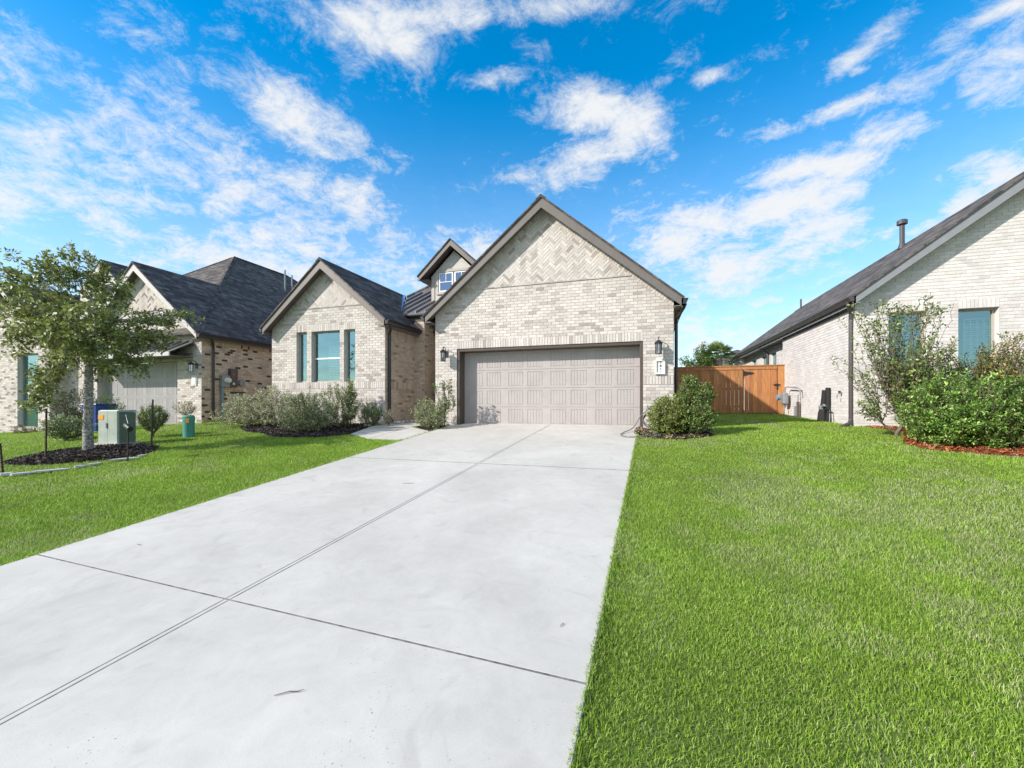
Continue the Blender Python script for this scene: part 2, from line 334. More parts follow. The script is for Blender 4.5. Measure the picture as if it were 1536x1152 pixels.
def link_mesh(name, v, faces, cols, mat, parent=None, smooth=False, bevel=0, origin=None):
    off = np.zeros(3)
    if parent is not None: off = np.array(root_of(parent).location)
    elif origin is not None: off = np.array(origin, float)
    me = bpy.data.meshes.new(name); me.from_pydata((v - off).tolist(), [], faces)
    me.materials.append(mat)
    nl = len(me.loops)
    li = np.empty(nl, 'i'); me.loops.foreach_get('vertex_index', li)
    ls = np.empty(len(me.polygons), 'i'); me.polygons.foreach_get('loop_total', ls)
    nr = np.empty(len(me.polygons) * 3); me.polygons.foreach_get('normal', nr); nr = nr.reshape(-1, 3)
    fi = np.repeat(np.arange(len(ls)), ls); n = nr[fi]; p = v[li]
    u = np.stack([-n[:,1], n[:,0], np.zeros(nl)], 1); lu = np.linalg.norm(u, axis=1); flat = lu < .2
    u[flat] = (1,0,0); u /= np.linalg.norm(u, axis=1)[:, None]; vv = np.cross(n, u)
    uv = np.stack([(p*u).sum(1), (p*vv).sum(1)], 1)
    uvl = me.uv_layers.new(name='UVMap'); uvl.data.foreach_set('uv', uv.ravel())
    if cols is not None:
        c = np.array(cols, float).reshape(-1, 3)[fi]; c = np.concatenate([c, np.ones((nl,1))], 1)
        ca = me.color_attributes.new('col', 'FLOAT_COLOR', 'CORNER'); ca.data.foreach_set('color', c.ravel())
    if smooth: me.polygons.foreach_set('use_smooth', [True]*len(me.polygons))
    o = bpy.data.objects.new(name, me); COL.objects.link(o)
    if parent is not None: o.parent = parent
    elif origin is not None: o.location = origin
    if bevel:
        b = o.modifiers.new('bevel', 'BEVEL'); b.width = bevel; b.segments = 2; b.limit_method = 'ANGLE'
    return o
def tag(o, label=None, cat=None, group=None, kind=None):
    if label: o['label'] = label
    if cat: o['category'] = cat
    if group: o['group'] = group
    if kind: o['kind'] = kind
    return o
def thing(name, loc, label, cat, group=None):
    o = bpy.data.objects.new(name, None); COL.objects.link(o); o.location = loc; o.empty_display_size = .3
    return tag(o, label, cat, group)
def copy_tree(o, parent=None):
    c = o.copy(); COL.objects.link(c); c.parent = parent
    for ch in list(o.children): copy_tree(ch, c)
    return c

# ------------------------------------------------------------------ terrain
def gz(x, y):
    x = np.asarray(x, float); y = np.asarray(y, float)
    yy = np.clip(y, -3, 10.5); z = -0.0887 * (10.5 - yy)
    z = z + np.where(y > 10.5, 0.033 * np.clip(y - 10.5, 0, 8), 0)
    left = np.clip(-13.5 - x, 0, 14); z = z - 0.042 * left
    z = z + .012 * np.sin(x * .9 + 1.3) * np.sin(y * .8) * (np.clip(np.abs(x + 2.6) - 3.2, 0, 1))
    far = np.clip(np.abs(y - 8) - 30, 0, 60) / 60
    return z * (1 - far)
def gz1(x, y): return float(gz(x, y))
def terrain():
    xs = np.concatenate([np.linspace(-900, -40, 12), np.arange(-36, 26, .75), np.linspace(30, 900, 12)])
    ys = np.concatenate([np.linspace(-900, -12, 12), np.arange(-9, 26, .75), np.linspace(30, 900, 12)])
    X, Y = np.meshgrid(xs, ys); Z = gz(X, Y) - .02
    v = np.stack([X, Y, Z], -1).reshape(-1, 3); nx = len(xs); f = []
    for j in range(len(ys)-1):
        for i in range(nx-1):
            a = j*nx+i; f.append((a, a+1, a+1+nx, a+nx))
    o = link_mesh('ground', v, f, None, GROUND, smooth=True); tag(o, kind='structure')
terrain()
DX0, DX1 = -5.10, -0.20       # driveway edges (the right edge runs slightly askew)
def XR(y): return -.292 + .0172*y
def XC(y): return -2.80 + .040*y
def in_poly(x, y, poly):
    x = np.asarray(x); y = np.asarray(y); r = np.zeros(x.shape, bool); n = len(poly)
    for i in range(n):
        x1, y1 = poly[i]; x2, y2 = poly[(i+1) % n]
        c = ((y1 > y) != (y2 > y)); xi = (x2-x1)*(y-y1)/((y2-y1) + 1e-12) + x1
        r ^= c & (x < xi)
    return r
def dpz(y): return -0.0887 * (10.5 - y)
def slabs():
    m = MB()
    def slab(poly, z_up=.012, th=.13, bev=.002):
        # polygon top inset for a tooled edge
        c = np.mean(np.array(poly), 0)
        top = []; 
        pp = np.array(poly, float); k = len(pp); ins = []
        for i in range(k):
            a, b, d = pp[i-1], pp[i], pp[(i+1) % k]
            e1 = (b-a)/np.linalg.norm(b-a); e2 = (d-b)/np.linalg.norm(d-b)
            n1 = np.array([-e1[1], e1[0]]); n2 = np.array([-e2[1], e2[0]])
            q = n1 + n2; q = q / (q @ n1); ins.append(b + q * bev)
        zt = lambda p: dpz(min(p[1], 10.95)) + z_up
        T = [(p[0], p[1], zt(p)) for p in ins]; E = [(p[0], p[1], zt(p) - bev) for p in pp]; B = [(p[0], p[1], zt(p) - th) for p in pp]
        m.face(T)
        for i in range(k):
            j = (i+1) % k; m.face([E[i], E[j], T[j], T[i]]); m.face([B[i], B[j], E[j], E[i]])
    g = .0065
    rows = [(-9, -2.0), (-2.0, 2.13), (2.13, 6.25), (6.25, 10.88)]
    def yj(y, x): return 2.21 + (x + 5.06) * -.042 if y == 2.13 else y
    for (y0, y1) in rows:
        for side in (0, 1):
            def X(k, y): return (DX0, XC(y) - .024)[k] if side == 0 else (XC(y) + .024, XR(y))[k]
            ga, gb_ = (g*2 if y0 == 6.25 else g), (g*2 if y1 == 6.25 else g); lo = [yj(y0, X(0, y0)), yj(y0, X(1, y0))]; hi = [yj(y1, X(0, y1)), yj(y1, X(1, y1))]
            slab([(X(0, y0), lo[0]+ga), (X(1, y0), lo[1]+ga), (X(1, y1), hi[1]-gb_), (X(0, y1), hi[0]-gb_)])
        c0, c1 = yj(y0, XC(y0))+g, yj(y1, XC(y1))-g
        slab([(XC(y0)-.016, c0), (XC(y0)+.015, c0), (XC(y1)+.015, c1), (XC(y1)-.016, c1)], z_up=.0122)
    o = m.build('driveway', CONCRETE, smooth=False); tag(o, kind='structure')
    fl = MB(); zt = .0128
    fl.hexa([(DX0+.01, -9, dpz(-9)-.12), (XR(-9)-.01, -9, dpz(-9)-.12), (XR(10.85)-.01, 10.85, dpz(10.85)-.12), (DX0+.01, 10.85, dpz(10.85)-.12),
             (DX0+.01, -9, dpz(-9)+zt-.002), (XR(-9)-.01, -9, dpz(-9)+zt-.002), (XR(10.85)-.01, 10.85, dpz(10.85)+zt-.002), (DX0+.01, 10.85, dpz(10.85)+zt-.002)])
    o = fl.build('driveway_joint_filler', JOINT); tag(o, kind='structure')
    m = MB()
    slab2 = [[(-6.02, 8.10), (DX0-.012, 8.08), (DX0-.012, 9.30), (-5.75, 9.75), (-6.05, 9.95)],
             [(-6.95, 8.62), (-6.04, 8.11), (-6.07, 9.96), (-7.16, 9.55)],
             [(-7.20, 9.62), (-6.08, 9.99), (-5.80, 10.4), (-5.72, 12.9), (-6.85, 12.9), (-7.2, 11.0)]]
    for p in slab2:
        k = len(p); T = [(x, y, gz1(x, min(y, 10.9)) + .012) for x, y in p]; B = [(x, y, z-.1) for x, y, z in T]
        if p is slab2[2]: T = [(x, y, max(z, -.06+.02)) for x, y, z in T]
        m.face(T)
        for i in range(k): m.face([B[i], B[(i+1)%k], T[(i+1)%k], T[i]])
    o = m.build('walkway', CONCRETE); tag(o, kind='structure')
    return slab2
WALKS = slabs()
# flower beds -----------------------------------------------------------
BED_WING = [(-11.7,10.45),(-11.5,9.3),(-10.6,8.75),(-9.6,8.45),(-8.9,8.02),(-8.0,7.98),(-7.3,8.2),(-6.98,8.58),(-7.2,9.55),(-7.24,10.45)]
BED_ROSE = [(DX0-.01,9.34),(DX0-.01,10.45),(-5.62,10.45),(-5.78,10.2),(-5.95,10.02),(-5.7,9.78)]
BED_RIGHT = [(.02+DX1,9.55),(.25,9.12),(.8,9.1),(1.45,9.6),(1.5,10.9),(.75,10.9),(.75,10.45),(.02+DX1,10.45)]
BED_HOUSE = [(5.3,11.0),(4.9,10.1),(4.52,9.35),(4.55,8.72),(5.3,8.32),(6.4,8.4),(8.5,8.5),(11.2,8.7),(11.2,12.0),(4.95,12.0)]
tcx, tcy = -10.95, 5.50
BED_TREE = [(tcx + (1.22+.12*math.sin(3*a+1))*math.cos(a)*1.02, tcy + (.98+.1*math.sin(2*a))*math.sin(a)) for a in np.linspace(0, 2*math.pi, 26, endpoint=False)]
def bed(name, poly, mat, cols, dens, up=.03, heap=0.0, stuffname='mulch'):
    c = np.mean(np.array(poly), 0); m = MB(); k = len(poly)
    rings = [1.0, .93, .75, .5, .25, 0]; v = []
    for r in rings:
        for p in poly:
            q = c + (np.array(p) - c) * r
            v.append((q[0], q[1], gz1(*q) - .03 + (0 if r == 1.0 else up + heap * (1 - r**2))))
    f = []
    for i in range(len(rings)-1):
        for j in range(k):
            a = i*k+j; b = i*k+(j+1)%k; f.append((a, b, b+k, a+k))
    o = link_mesh(name, np.array(v), f, None, mat, smooth=True); tag(o, kind='structure')
    # chips
    P0 = np.array(poly); lo, hi = P0.min(0), P0.max(0); n = int((hi-lo).prod() * dens)
    xy = rng.uniform(lo, hi, (n, 2)); xy = xy[in_poly(xy[:,0], xy[:,1], poly)]; n = len(xy)
    z = gz(xy[:,0], xy[:,1]) + up - .02
    if heap:
        rr = np.clip(np.linalg.norm((xy - c) / ((hi-lo)/2), axis=1), 0, 1); z = z + heap*(1-rr**2)
    ctr = np.stack([xy[:,0], xy[:,1], z + rng.uniform(0, .02, n)], 1)
    d = rng.normal(size=(n,3)); d[:,2] *= .35; d /= np.linalg.norm(d, axis=1)[:,None]
    e = np.cross(d, rng.normal(size=(n,3))*[.3,.3,1]+[0,0,.6]); e /= np.linalg.norm(e, axis=1)[:,None]
    ln = rng.uniform(.018, .05, n)[:,None]; wd = rng.uniform(.005, .013, n)[:,None]
    v = np.stack([ctr-d*ln-e*wd, ctr+d*ln-e*wd*.6, ctr+d*ln+e*wd, ctr-d*ln+e*wd*.7], 1).reshape(-1,3)
    C = np.array(cols)[rng.integers(0, len(cols), n)] * rng.uniform(.6, 1.4, (n,1))
    fast_mesh(stuffname, v, 4, C, CHIP, None)
def fast_mesh(name, v, k, C, mat, parent, kind='stuff', origin=None):
    """n separate k-gons, one colour each"""
    off = np.array(root_of(parent).location) if parent is not None else (np.array(origin, float) if origin is not None else np.zeros(3))
    n = len(v)//k; me = bpy.data.meshes.new(name); me.vertices.add(len(v)); me.vertices.foreach_set('co', (v-off).ravel())
    me.loops.add(n*k); me.loops.foreach_set('vertex_index', np.arange(n*k)); me.polygons.add(n)
    me.polygons.foreach_set('loop_start', np.arange(n)*k); me.polygons.foreach_set('loop_total', np.full(n, k))
    me.update(calc_edges=True); me.materials.append(mat)
    c = np.repeat(np.concatenate([C, np.ones((n,1))], 1), k, 0)
    ca = me.color_attributes.new('col', 'FLOAT_COLOR', 'CORNER'); ca.data.foreach_set('color', c.ravel())
    o = bpy.data.objects.new(name, me); COL.objects.link(o)
    if parent is not None: o.parent = parent
    else:
        if origin is not None: o.location = origin
        if kind: o['kind'] = kind
    return o
DARKC = [(.05,.04,.035),(.09,.07,.06),(.025,.02,.018),(.16,.13,.115),(.03,.022,.02)]
REDC = [(.30,.075,.03),(.40,.13,.05),(.20,.05,.02),(.45,.22,.11)]
STRAWC = [(.35,.26,.15),(.28,.2,.1),(.2,.15,.08),(.42,.34,.2)]
bed('mulch_bed_under_the_wing_windows', BED_WING, MULCH, DARKC, 900)
bed('mulch_bed_beside_the_garage', BED_ROSE, MULCH, DARKC, 900)
bed('straw_bed', BED_RIGHT, MULCH, STRAWC+DARKC, 1100)
bed('red_mulch_bed', BED_HOUSE, REDMULCH, REDC, 900)
bed('tree_ring_mulch', BED_TREE, MULCH, DARKC, 1700, heap=.07)

# ------------------------------------------------------------------ bricks
def clip(poly, planes):
    for (nx, ny, d) in planes:           # keep nx*u + ny*v <= d
        out = []; k = len(poly)
        for i in range(k):
            a, b = poly[i], poly[(i+1) % k]; da = nx*a[0]+ny*a[1]-d; db = nx*b[0]+ny*b[1]-d
            if da <= 0: out.append(a)
            if (da < 0 < db) or (db < 0 < da):
                t = da/(da-db); out.append((a[0]+(b[0]-a[0])*t, a[1]+(b[1]-a[1])*t))
        poly = out
        if len(poly) < 3: return []
    return poly
def area(p): return abs(sum(p[i-1][0]*p[i][1]-p[i][0]*p[i-1][1] for i in range(len(p))))/2
class Wall:
    """a brick face: u runs to the right seen from outside, v is height, n points out"""
    def __init__(s, O, u, pal, out=.007):
        s.O = np.array(O, float); s.u = np.array([u[0], u[1], 0.]); s.n = np.array([u[1], -u[0], 0.]); s.pal = pal; s.out = out
        s.B = MB(); s.M = MB()
    def pt(s, a, b, c=0): return s.O + s.u*a + np.array([0,0,b]) + s.n*c
    def pick(s):
        r = random.random(); acc = 0
        for wt, c in s.pal:
            acc += wt
            if r <= acc: break
        k = random.uniform(.92, 1.07); return tuple(x*k for x in c)
    def brick(s, poly, planes=(), holes=(), out=None):
        out = s.out if out is None else out
        poly = clip(poly, planes)
        if not poly or area(poly) < .0006: return
        # orient CCW
        if sum(poly[i-1][0]*poly[i][1]-poly[i][0]*poly[i-1][1] for i in range(len(poly))) < 0: poly = poly[::-1]
        c = s.pick(); f = [s.pt(a, b, out) for a, b in poly]; g = [s.pt(a, b, -.004) for a, b in poly]
        s.B.face(f, c)
        for i in range(len(f)):
            j = (i+1) % len(f); s.B.face([g[i], g[j], f[j], f[i]], c)
    def running(s, v0, v1, ua, ub, planes=(), holes=(), L=.203, H=.0762, j=.011, off=0):
        k = 0; v = v0
        while v < v1 - .02:
            h = min(H, v1 - v); spans = [(ua, ub)]
            for (a, b, c, d) in holes:
                if v + h*.5 > c and v + h*.5 < d:
                    ns = []
                    for (p, q) in spans:
                        if b <= p or a >= q: ns.append((p, q)); continue
                        if a > p: ns.append((p, a))
                        if b < q: ns.append((b, q))
                    spans = ns
            for (p, q) in spans:
                x = math.floor(p / L) * L + (L/2 if (k + off) % 2 else 0) - L
                while x < q:
                    a, b = max(x, p), min(x + L - j, q)
                    if b - a > .025: s.brick([(a, v), (b, v), (b, v+h-j), (a, v+h-j)], planes)
                    x += L
            v += H; k += 1
    def soldier(s, v0, v1, ua, ub, planes=(), W=.072, j=.010, out=None):
        n = max(1, round((ub-ua)/W)); w_ = (ub-ua)/n
        for i in range(n): s.brick([(ua+i*w_+j/2, v0), (ua+(i+1)*w_-j/2, v0), (ua+(i+1)*w_-j/2, v1-j), (ua+i*w_+j/2, v1-j)], planes, out=out)
    def herring(s, planes, box, W=.0735, n=3, j=.009):
        ca = math.cos(R(45)); u0, u1, v0, v1 = box; cu, cv = (u0+u1)/2, v0
        ext = int(2.2*max(u1-u0, v1-v0)/W)
        def T(x, y): return (cu + (x-y)*ca*W, cv + (x+y)*ca*W)
        for q in range(-ext, ext):
            for per in range(-ext//(2*n)-1, ext//(2*n)+2):
                for (x, y, a, b) in ((q+2*n*per, q, n, 1), (q+2*n*per, q-2*n+1, 1, n)):
                    cx, cy = T(x, y)
                    if not (u0-.4 < cx < u1+.4 and v0-.4 < cy < v1+.4): continue
                    e = j/2/W
                    s.brick([T(x+e, y+e), T(x+a-e, y+e), T(x+a-e, y+b-e), T(x+e, y+b-e)], planes)
    def rake(s, p0, p1, wid=.205, step=.078, j=.010, planes=(), out=.010, flip=1):
        p0 = np.array(p0, float); p1 = np.array(p1, float); d = p1-p0; ln = np.linalg.norm(d); d /= ln; n = np.array([d[1], -d[0]])*flip
        k = int(ln/step)
        for i in range(k):
            a = p0 + d*(i*step + j/2); b = p0 + d*((i+1)*step - j/2)
            s.brick([tuple(a), tuple(b), tuple(b+n*wid), tuple(a+n*wid)], planes, out=out)
    def mortar(s, levels, span, holes=(), reveal=.3, rev_skip=()):
        """levels: sorted heights; span(v)->(ua,ub)"""
        lv = sorted(set(levels) | {h[2] for h in holes} | {h[3] for h in holes}); lv = [l for l in lv if levels[0] <= l <= levels[-1]]
        for va, vb in zip(lv, lv[1:]):
            mid = (va+vb)/2; (a0, b0), (a1, b1) = span(va + 1e-6), span(vb - 1e-6)
            cuts = sorted([(h[0], h[1]) for h in holes if h[2] < mid < h[3]])
            xl0, xl1 = a0, a1
            for (ha, hb) in cuts:
                s.M.face([s.pt(xl0, va), s.pt(ha, va), s.pt(ha, vb), s.pt(xl1, vb)]); xl0 = xl1 = hb
            s.M.face([s.pt(xl0, va), s.pt(b0, va), s.pt(b1, vb), s.pt(xl1, vb)])
        for (a, b, c, d) in holes:
            r = -reveal
            s.M.face([s.pt(a, c), s.pt(a, c, r), s.pt(a, d, r), s.pt(a, d)]); s.M.face([s.pt(b, c, r), s.pt(b, c), s.pt(b, d), s.pt(b, d, r)])
            s.M.face([s.pt(a, d), s.pt(a, d, r), s.pt(b, d, r), s.pt(b, d)]); s.M.face([s.pt(a, c, r), s.pt(a, c), s.pt(b, c), s.pt(b, c, r)])
    def build(s, root, mortar_mat, brick_mat=None, name='wall', label=None):
        w_ = s.M.build(name, mortar_mat, root)
        b = s.B.build('brickwork', brick_mat or BRICK, w_)
        if label: w_['label'] = label
        return w_
PAL_F = [(.52,(.58,.54,.51)),(.28,(.53,.49,.46)),(.15,(.455,.415,.385)),(.05,(.37,.33,.305))]
PAL_H = [(.60,(.60,.56,.525)),(.27,(.53,.49,.455)),(.13,(.40,.365,.335))]
PAL_SHADE = [(.42,(.58,.48,.39)),(.32,(.53,.43,.345)),(.22,(.46,.37,.30)),(.04,(.30,.23,.19))]  # same brick as the fronts, shaded look put into the colour as tan
PAL_A_SHADE = [(.44,(.62,.50,.395)),(.29,(.54,.43,.335)),(.17,(.46,.37,.30)),(.10,(.08,.065,.06))]  # neighbour's brick with shade painted in as tan; the black bricks are its own
PAL_AF = [(.5,(.60,.56,.52)),(.35,(.50,.45,.41)),(.15,(.28,.24,.22))]
PAL_W = [(.5,(.68,.65,.635)),(.35,(.655,.62,.605)),(.15,(.61,.58,.565))]

def frame_box(m, W_, a0, a1, b0, b1, c0, c1, col=None):
    p = [W_.pt(a0,b0,c1), W_.pt(a1,b0,c1), W_.pt(a1,b0,c0), W_.pt(a0,b0,c0), W_.pt(a0,b1,c1), W_.pt(a1,b1,c1), W_.pt(a1,b1,c0), W_.pt(a0,b1,c0)]
    m.hexa(p, col)
def window(root, W_, a0, a1, b0, b1, depth=.12, mat=None, glass=None, rail=True, blinds=(0,1), grid=None, label=None, fw=.045):
    """frame, pane and blinds set back in a wall opening"""
    mat = mat or FRAME; glass = glass or GLASS
    m = MB(); c0, c1 = -depth-.05, -depth
    frame_box(m, W_, a0, a0+fw, b0, b1, c0, c1); frame_box(m, W_, a1-fw, a1, b0, b1, c0, c1)
    frame_box(m, W_, a0+fw, a1-fw, b1-fw, b1, c0, c1); frame_box(m, W_, a0+fw, a1-fw, b0, b0+fw, c0, c1)
    f = m.build('window', mat, root)
    if label: f['label'] = label
    p = MB(); p.face([W_.pt(a0+fw,b0+fw,c0+.025), W_.pt(a1-fw,b0+fw,c0+.025), W_.pt(a1-fw,b1-fw,c0+.025), W_.pt(a0+fw,b1-fw,c0+.025)])
    p.build('pane', glass, f)
    if rail:
        r = MB(); zm = b0 + (b1-b0)*(.47 if rail is True else rail); frame_box(r, W_, a0+fw, a1-fw, zm-.025, zm+.025, c0+.008, c1+.004); r.build('meeting_rail', FRAMEW, f)
    if grid:
        g = MB(); nx, nz, ga0, ga1, gb0, gb1 = grid
        for i in range(nx+1):
            x = ga0+(ga1-ga0)*i/nx; frame_box(g, W_, x-.009, x+.009, gb0, gb1, c0+.002, c0+.018)
        for k in range(nz+1):
            z = gb0+(gb1-gb0)*k/nz; frame_box(g, W_, ga0, ga1, z-.009, z+.009, c0, c0+.016)
        g.build('muntin_grid', FRAMEW, f)
    s = MB()
    if blinds:
        x0 = a0+fw+(a1-a0-2*fw)*blinds[0]; x1 = a0+fw+(a1-a0-2*fw)*blinds[1]; z = b0+.06
        top = b1-.05 if len(blinds) < 3 else b0+(b1-b0)*blinds[2]
        while z < top:
            q = [W_.pt(x0,z,c0-.05), W_.pt(x1,z,c0-.05), W_.pt(x1,z+.040,c0-.072), W_.pt(x0,z+.040,c0-.072)]; s.face(q); s.face([a+np.array([0,0,.003]) for a in q[::-1]])
            z += .052
        s.build('blinds', BLIND, f)
    d = MB(); d.face([W_.pt(a0,b0,c0-.5), W_.pt(a1,b0,c0-.5), W_.pt(a1,b1,c0-.5), W_.pt(a0,b1,c0-.5)])
    d.face([W_.pt(a0,b0,c0), W_.pt(a0,b0,c0-.5), W_.pt(a0,b1,c0-.5), W_.pt(a0,b1,c0)]); d.face([W_.pt(a1,b0,c0-.5), W_.pt(a1,b0,c0), W_.pt(a1,b1,c0), W_.pt(a1,b1,c0-.5)])
    d.face([W_.pt(a0,b0,c0), W_.pt(a1,b0,c0), W_.pt(a1,b0,c0-.5), W_.pt(a0,b0,c0-.5)]); d.face([W_.pt(a0,b1,c0-.5), W_.pt(a1,b1,c0-.5), W_.pt(a1,b1,c0), W_.pt(a0,b1,c0)])
    d.build('room_behind', ROOM, f)
    return f
def slab_poly(m, pts, th):
    """roof sheet: polygon (any winding) with thickness th downwards"""
    a = [np.array(p, float) for p in pts]; n = np.cross(a[1]-a[0], a[2]-a[0])
    if n[2] < 0: a = a[::-1]
    b = [p - np.array([0,0,th]) for p in a]; m.face(a); m.face(b[::-1])
    for i in range(len(a)):
        j = (i+1) % len(a); m.face([b[i], b[j], a[j], a[i]])
def gable_roof(root, xl, xr, y0, y1, ze, slope, fascia=FASCIA, fh=.20, th=.05, left_y1=None, right_y1=None, soff=.32, tipz=0, apexshift=0):
    """gable end facing -y; returns the ridge"""
    xa = (xl+xr)/2 + apexshift; za = ze + slope*(xr-xl)/2; m = MB()
    sl = (za-ze)/(xa-xl); sr = (za-ze)/(xr-xa)
    e = .035
    slab_poly(m, [(xl-e,y0-e,ze-sl*e),(xa,y0-e,za),(xa,y1,za),(xl-e,left_y1 or y1,ze-sl*e)], th)
    slab_poly(m, [(xa,y0-e,za),(xr+e,y0-e,ze-sr*e),(xr+e,right_y1 or y1,ze-sr*e),(xa,y1,za)], th)
    rf = m.build('roof', SHINGLE, root)
    c = MB()
    for s_, x_ in ((-1, xa), (1, xa)):
        slab_poly(c, [(x_, y0-e-.005, za+.022), (x_+s_*.13, y0-e-.005, za+.022-.13*(sl if s_<0 else sr)), (x_+s_*.13, y1, za+.022-.13*(sl if s_<0 else sr)), (x_, y1, za+.022)], .02)
    c.build('ridge_cap', SHINGLE, rf)
    f = MB()      # rake boards
    for (xb, sg, sp) in ((xl, -1, sl), (xr, 1, sr)):
        p = [(xb, y0, ze-th-.003), (xa, y0, za-th-.003), (xa, y0, za-th-fh*1.28), (xb, y0, ze-th-fh*1.0)]
        f.prism([np.array(q) + np.array([0,.03,0]) for q in (p if sg < 0 else p)], (0,-.03,0))
    f.build('rake_board', fascia, root)
    s = MB()      # sloping soffit under the overhang
    for xb in (xl, xr):
        zb = ze-th-fh*.55; zt = za-th-fh*.70
        s.face([(xb, y0+.031, zb), (xa, y0+.031, zt), (xa, y0+soff, zt), (xb, y0+soff, zb)])
        s.face([(xb, y0+.031, zb+.02), (xb, y0+soff, zb+.02), (xa, y0+soff, zt+.02), (xa, y0+.031, zt+.02)])
    s.build('soffit', SOFFIT, root)
    return xa, za
def eave(root, x, side, y0, y1, z, xwall, mat=GUTTER, gut=True, size=.11):
    """fascia, level soffit and gutter along a side eave; side -1 left or +1 right"""
    m = MB(); s = side
    m.box(min(x, x-s*.03), max(x, x-s*.03), y0, y1, z-.26, z-.06); m.box(min(x-s*.03, xwall), max(x-s*.03, xwall), y0, y1, z-.235, z-.215)
    m.build('eave_board', FASCIA if mat is GUTTER else FASCIA_BLUE, root)
    if gut:
        g = MB(); a = x + s*.004; b = a + s*size
        prof = [(a, z-.185), (a+s*size*.55, z-.185), (a+s*size*.8, z-.12), (b, z-.085), (b, z-.06), (b-s*.012, z-.06), (b-s*.012, z-.08), (a+s*size*.7, z-.115), (a+s*size*.5, z-.17), (a, z-.17)]
        k = len(prof)
        for i in range(k):
            j = (i+1) % k; g.face([(prof[i][0], y0, prof[i][1]), (prof[j][0], y0, prof[j][1]), (prof[j][0], y1, prof[j][1]), (prof[i][0], y1, prof[i][1])])
        for yy in (y0, y1): g.face([(p[0], yy, p[1]) for p in [prof[0], prof[1], prof[2], prof[3], prof[4]] + [(a, z-.06)]])
        g.build('gutter', mat, root)
def downspout(root, pts, mat=GUTTER, r=.042, label=None):
    m = MB(); m.tube(pts, r, 6); o = m.build('downspout', mat, root)
    if label: o['label'] = label
    for z in (.5, 1.9):
        pass
    return o
def text_mesh(name, body, size, loc, rot, mat, parent, extrude=.006):
    cu = bpy.data.curves.new(name, 'FONT'); cu.body = body; cu.size = size; cu.extrude = extrude; cu.align_x = 'CENTER'; cu.space_line = .95
    o = bpy.data.objects.new(name, cu); COL.objects.link(o); bpy.context.view_layer.update()
    me = bpy.data.meshes.new_from_object(o.evaluated_get(bpy.context.evaluated_depsgraph_get())); COL.objects.unlink(o); bpy.data.objects.remove(o)
    me.materials.clear(); me.materials.append(mat)
    q = bpy.data.objects.new(name, me); COL.objects.link(q); q.parent = parent
    q.location = Vector(loc) - Vector(root_of(parent).location); q.rotation_euler = rot
    return q
#==HOUSES==
def gplanes(xl, xr, ze, slope, O, th=.06, off=0.0):
    """clip planes of a gable in wall coordinates (u = x - O.x, v = z - O.z); off moves them inwards vertically"""
    a = ze - th - off - O[2]; ul, ur = xl - O[0], xr - O[0]
    return [(-slope, 1, a - slope*ul), (slope, 1, a + slope*ur)]
def gable_wall(W_, width, xl, xr, ze, slope, zc, holes, bands, zherr, base=-.15, header=None, reveal=.3, coarse=False):
    O = W_.O; pl = gplanes(xl, xr, ze, slope, O); V = .262 if zherr else 0
    inner = gplanes(xl, xr, ze, slope, O, off=V)
    side = [(-1, 0, 0), (1, 0, width)]
    ul, ur = xl - O[0], xr - O[0]; ua = (ul+ur)/2; top = ze - .06 - O[2] + slope*(xr-xl)/2
    zc0 = ze - .06 - O[2] + slope*(0-ul)               # height at the wall corner
    z = base
    hh = list(holes) + [(h[0], h[1], h[3], h[3]+.225) for h in holes if header is None or header]
    marks = sorted(bands)
    for (b0, b1) in marks:
        W_.running(z, b0, 0, width, inner+side, hh); 
        segs = [(0, width)]
        for (a, b, c, d) in hh:
            ns = []
            for p, q in segs:
                if (b0+b1)/2 > c and (b0+b1)/2 < d and a < q and b > p:
                    if a > p: ns.append((p, a))
                    if b < q: ns.append((b, q))
                else: ns.append((p, q))
            segs = ns
        for p, q in segs: W_.soldier(b0+.012, b1, p, q, inner+side, out=.012)
        z = b1
    lim = zherr if zherr else top
    W_.running(z, lim, 0, width, inner+side, hh, off=1)
    for h in holes:
        if header is None or header: W_.soldier(h[3]+.004, h[3]+.222, h[0], h[1], inner, out=.011)
    if zherr:
        W_.herring(inner + [(0, -1, -(zherr+.035))] + side, (0, width, zherr, top))
        # projecting ledge course
        x0 = (zherr - (ze-.06-O[2]-V))/slope + ul; x1 = ur - (zherr - (ze-.06-O[2]-V))/slope
        W_.soldier(zherr+.006, zherr+.030, max(x0,0), min(x1,width), (), W=.21, j=.006, out=.024)
        n0 = ze - .06 - O[2]
        W_.rake((ul, n0), (ua, top), planes=pl+side+[(1,0,ua-.003)], flip=1)
        W_.rake((ur, n0), (ua, top), planes=pl+side+[(-1,0,-ua-.003)], flip=-1)
    def span(v):
        k = max(0, (v - zc0)/slope); return (min(k, ua), max(width-k, ua))
    W_.mortar([base-.9, zc0, top], span, holes, reveal)

# ================================================================== the house with the open driveway
H = thing('brick_house', (-5.5, 14, 0), 'pale brick single storey house with herringbone gables behind the wide driveway', 'house')
GX0, GX1, FY = -5.60, 0.69, 10.5
gxl, gxr, GS, ZE = -5.80, .87, .84, 3.08
Wg = Wall((GX0, FY, 0), (1, 0), PAL_F)
door_hole = (.66, 5.60, -.12, 2.12)
gable_wall(Wg, GX1-GX0, gxl, gxr, ZE, GS, 3.1, [door_hole], [(1.055, 1.27)], 3.72)
Wg.build(H, MORTAR)
gxa, gza = gable_roof(H, gxl, gxr, 10.2, 17.5, ZE, GS, right_y1=26)
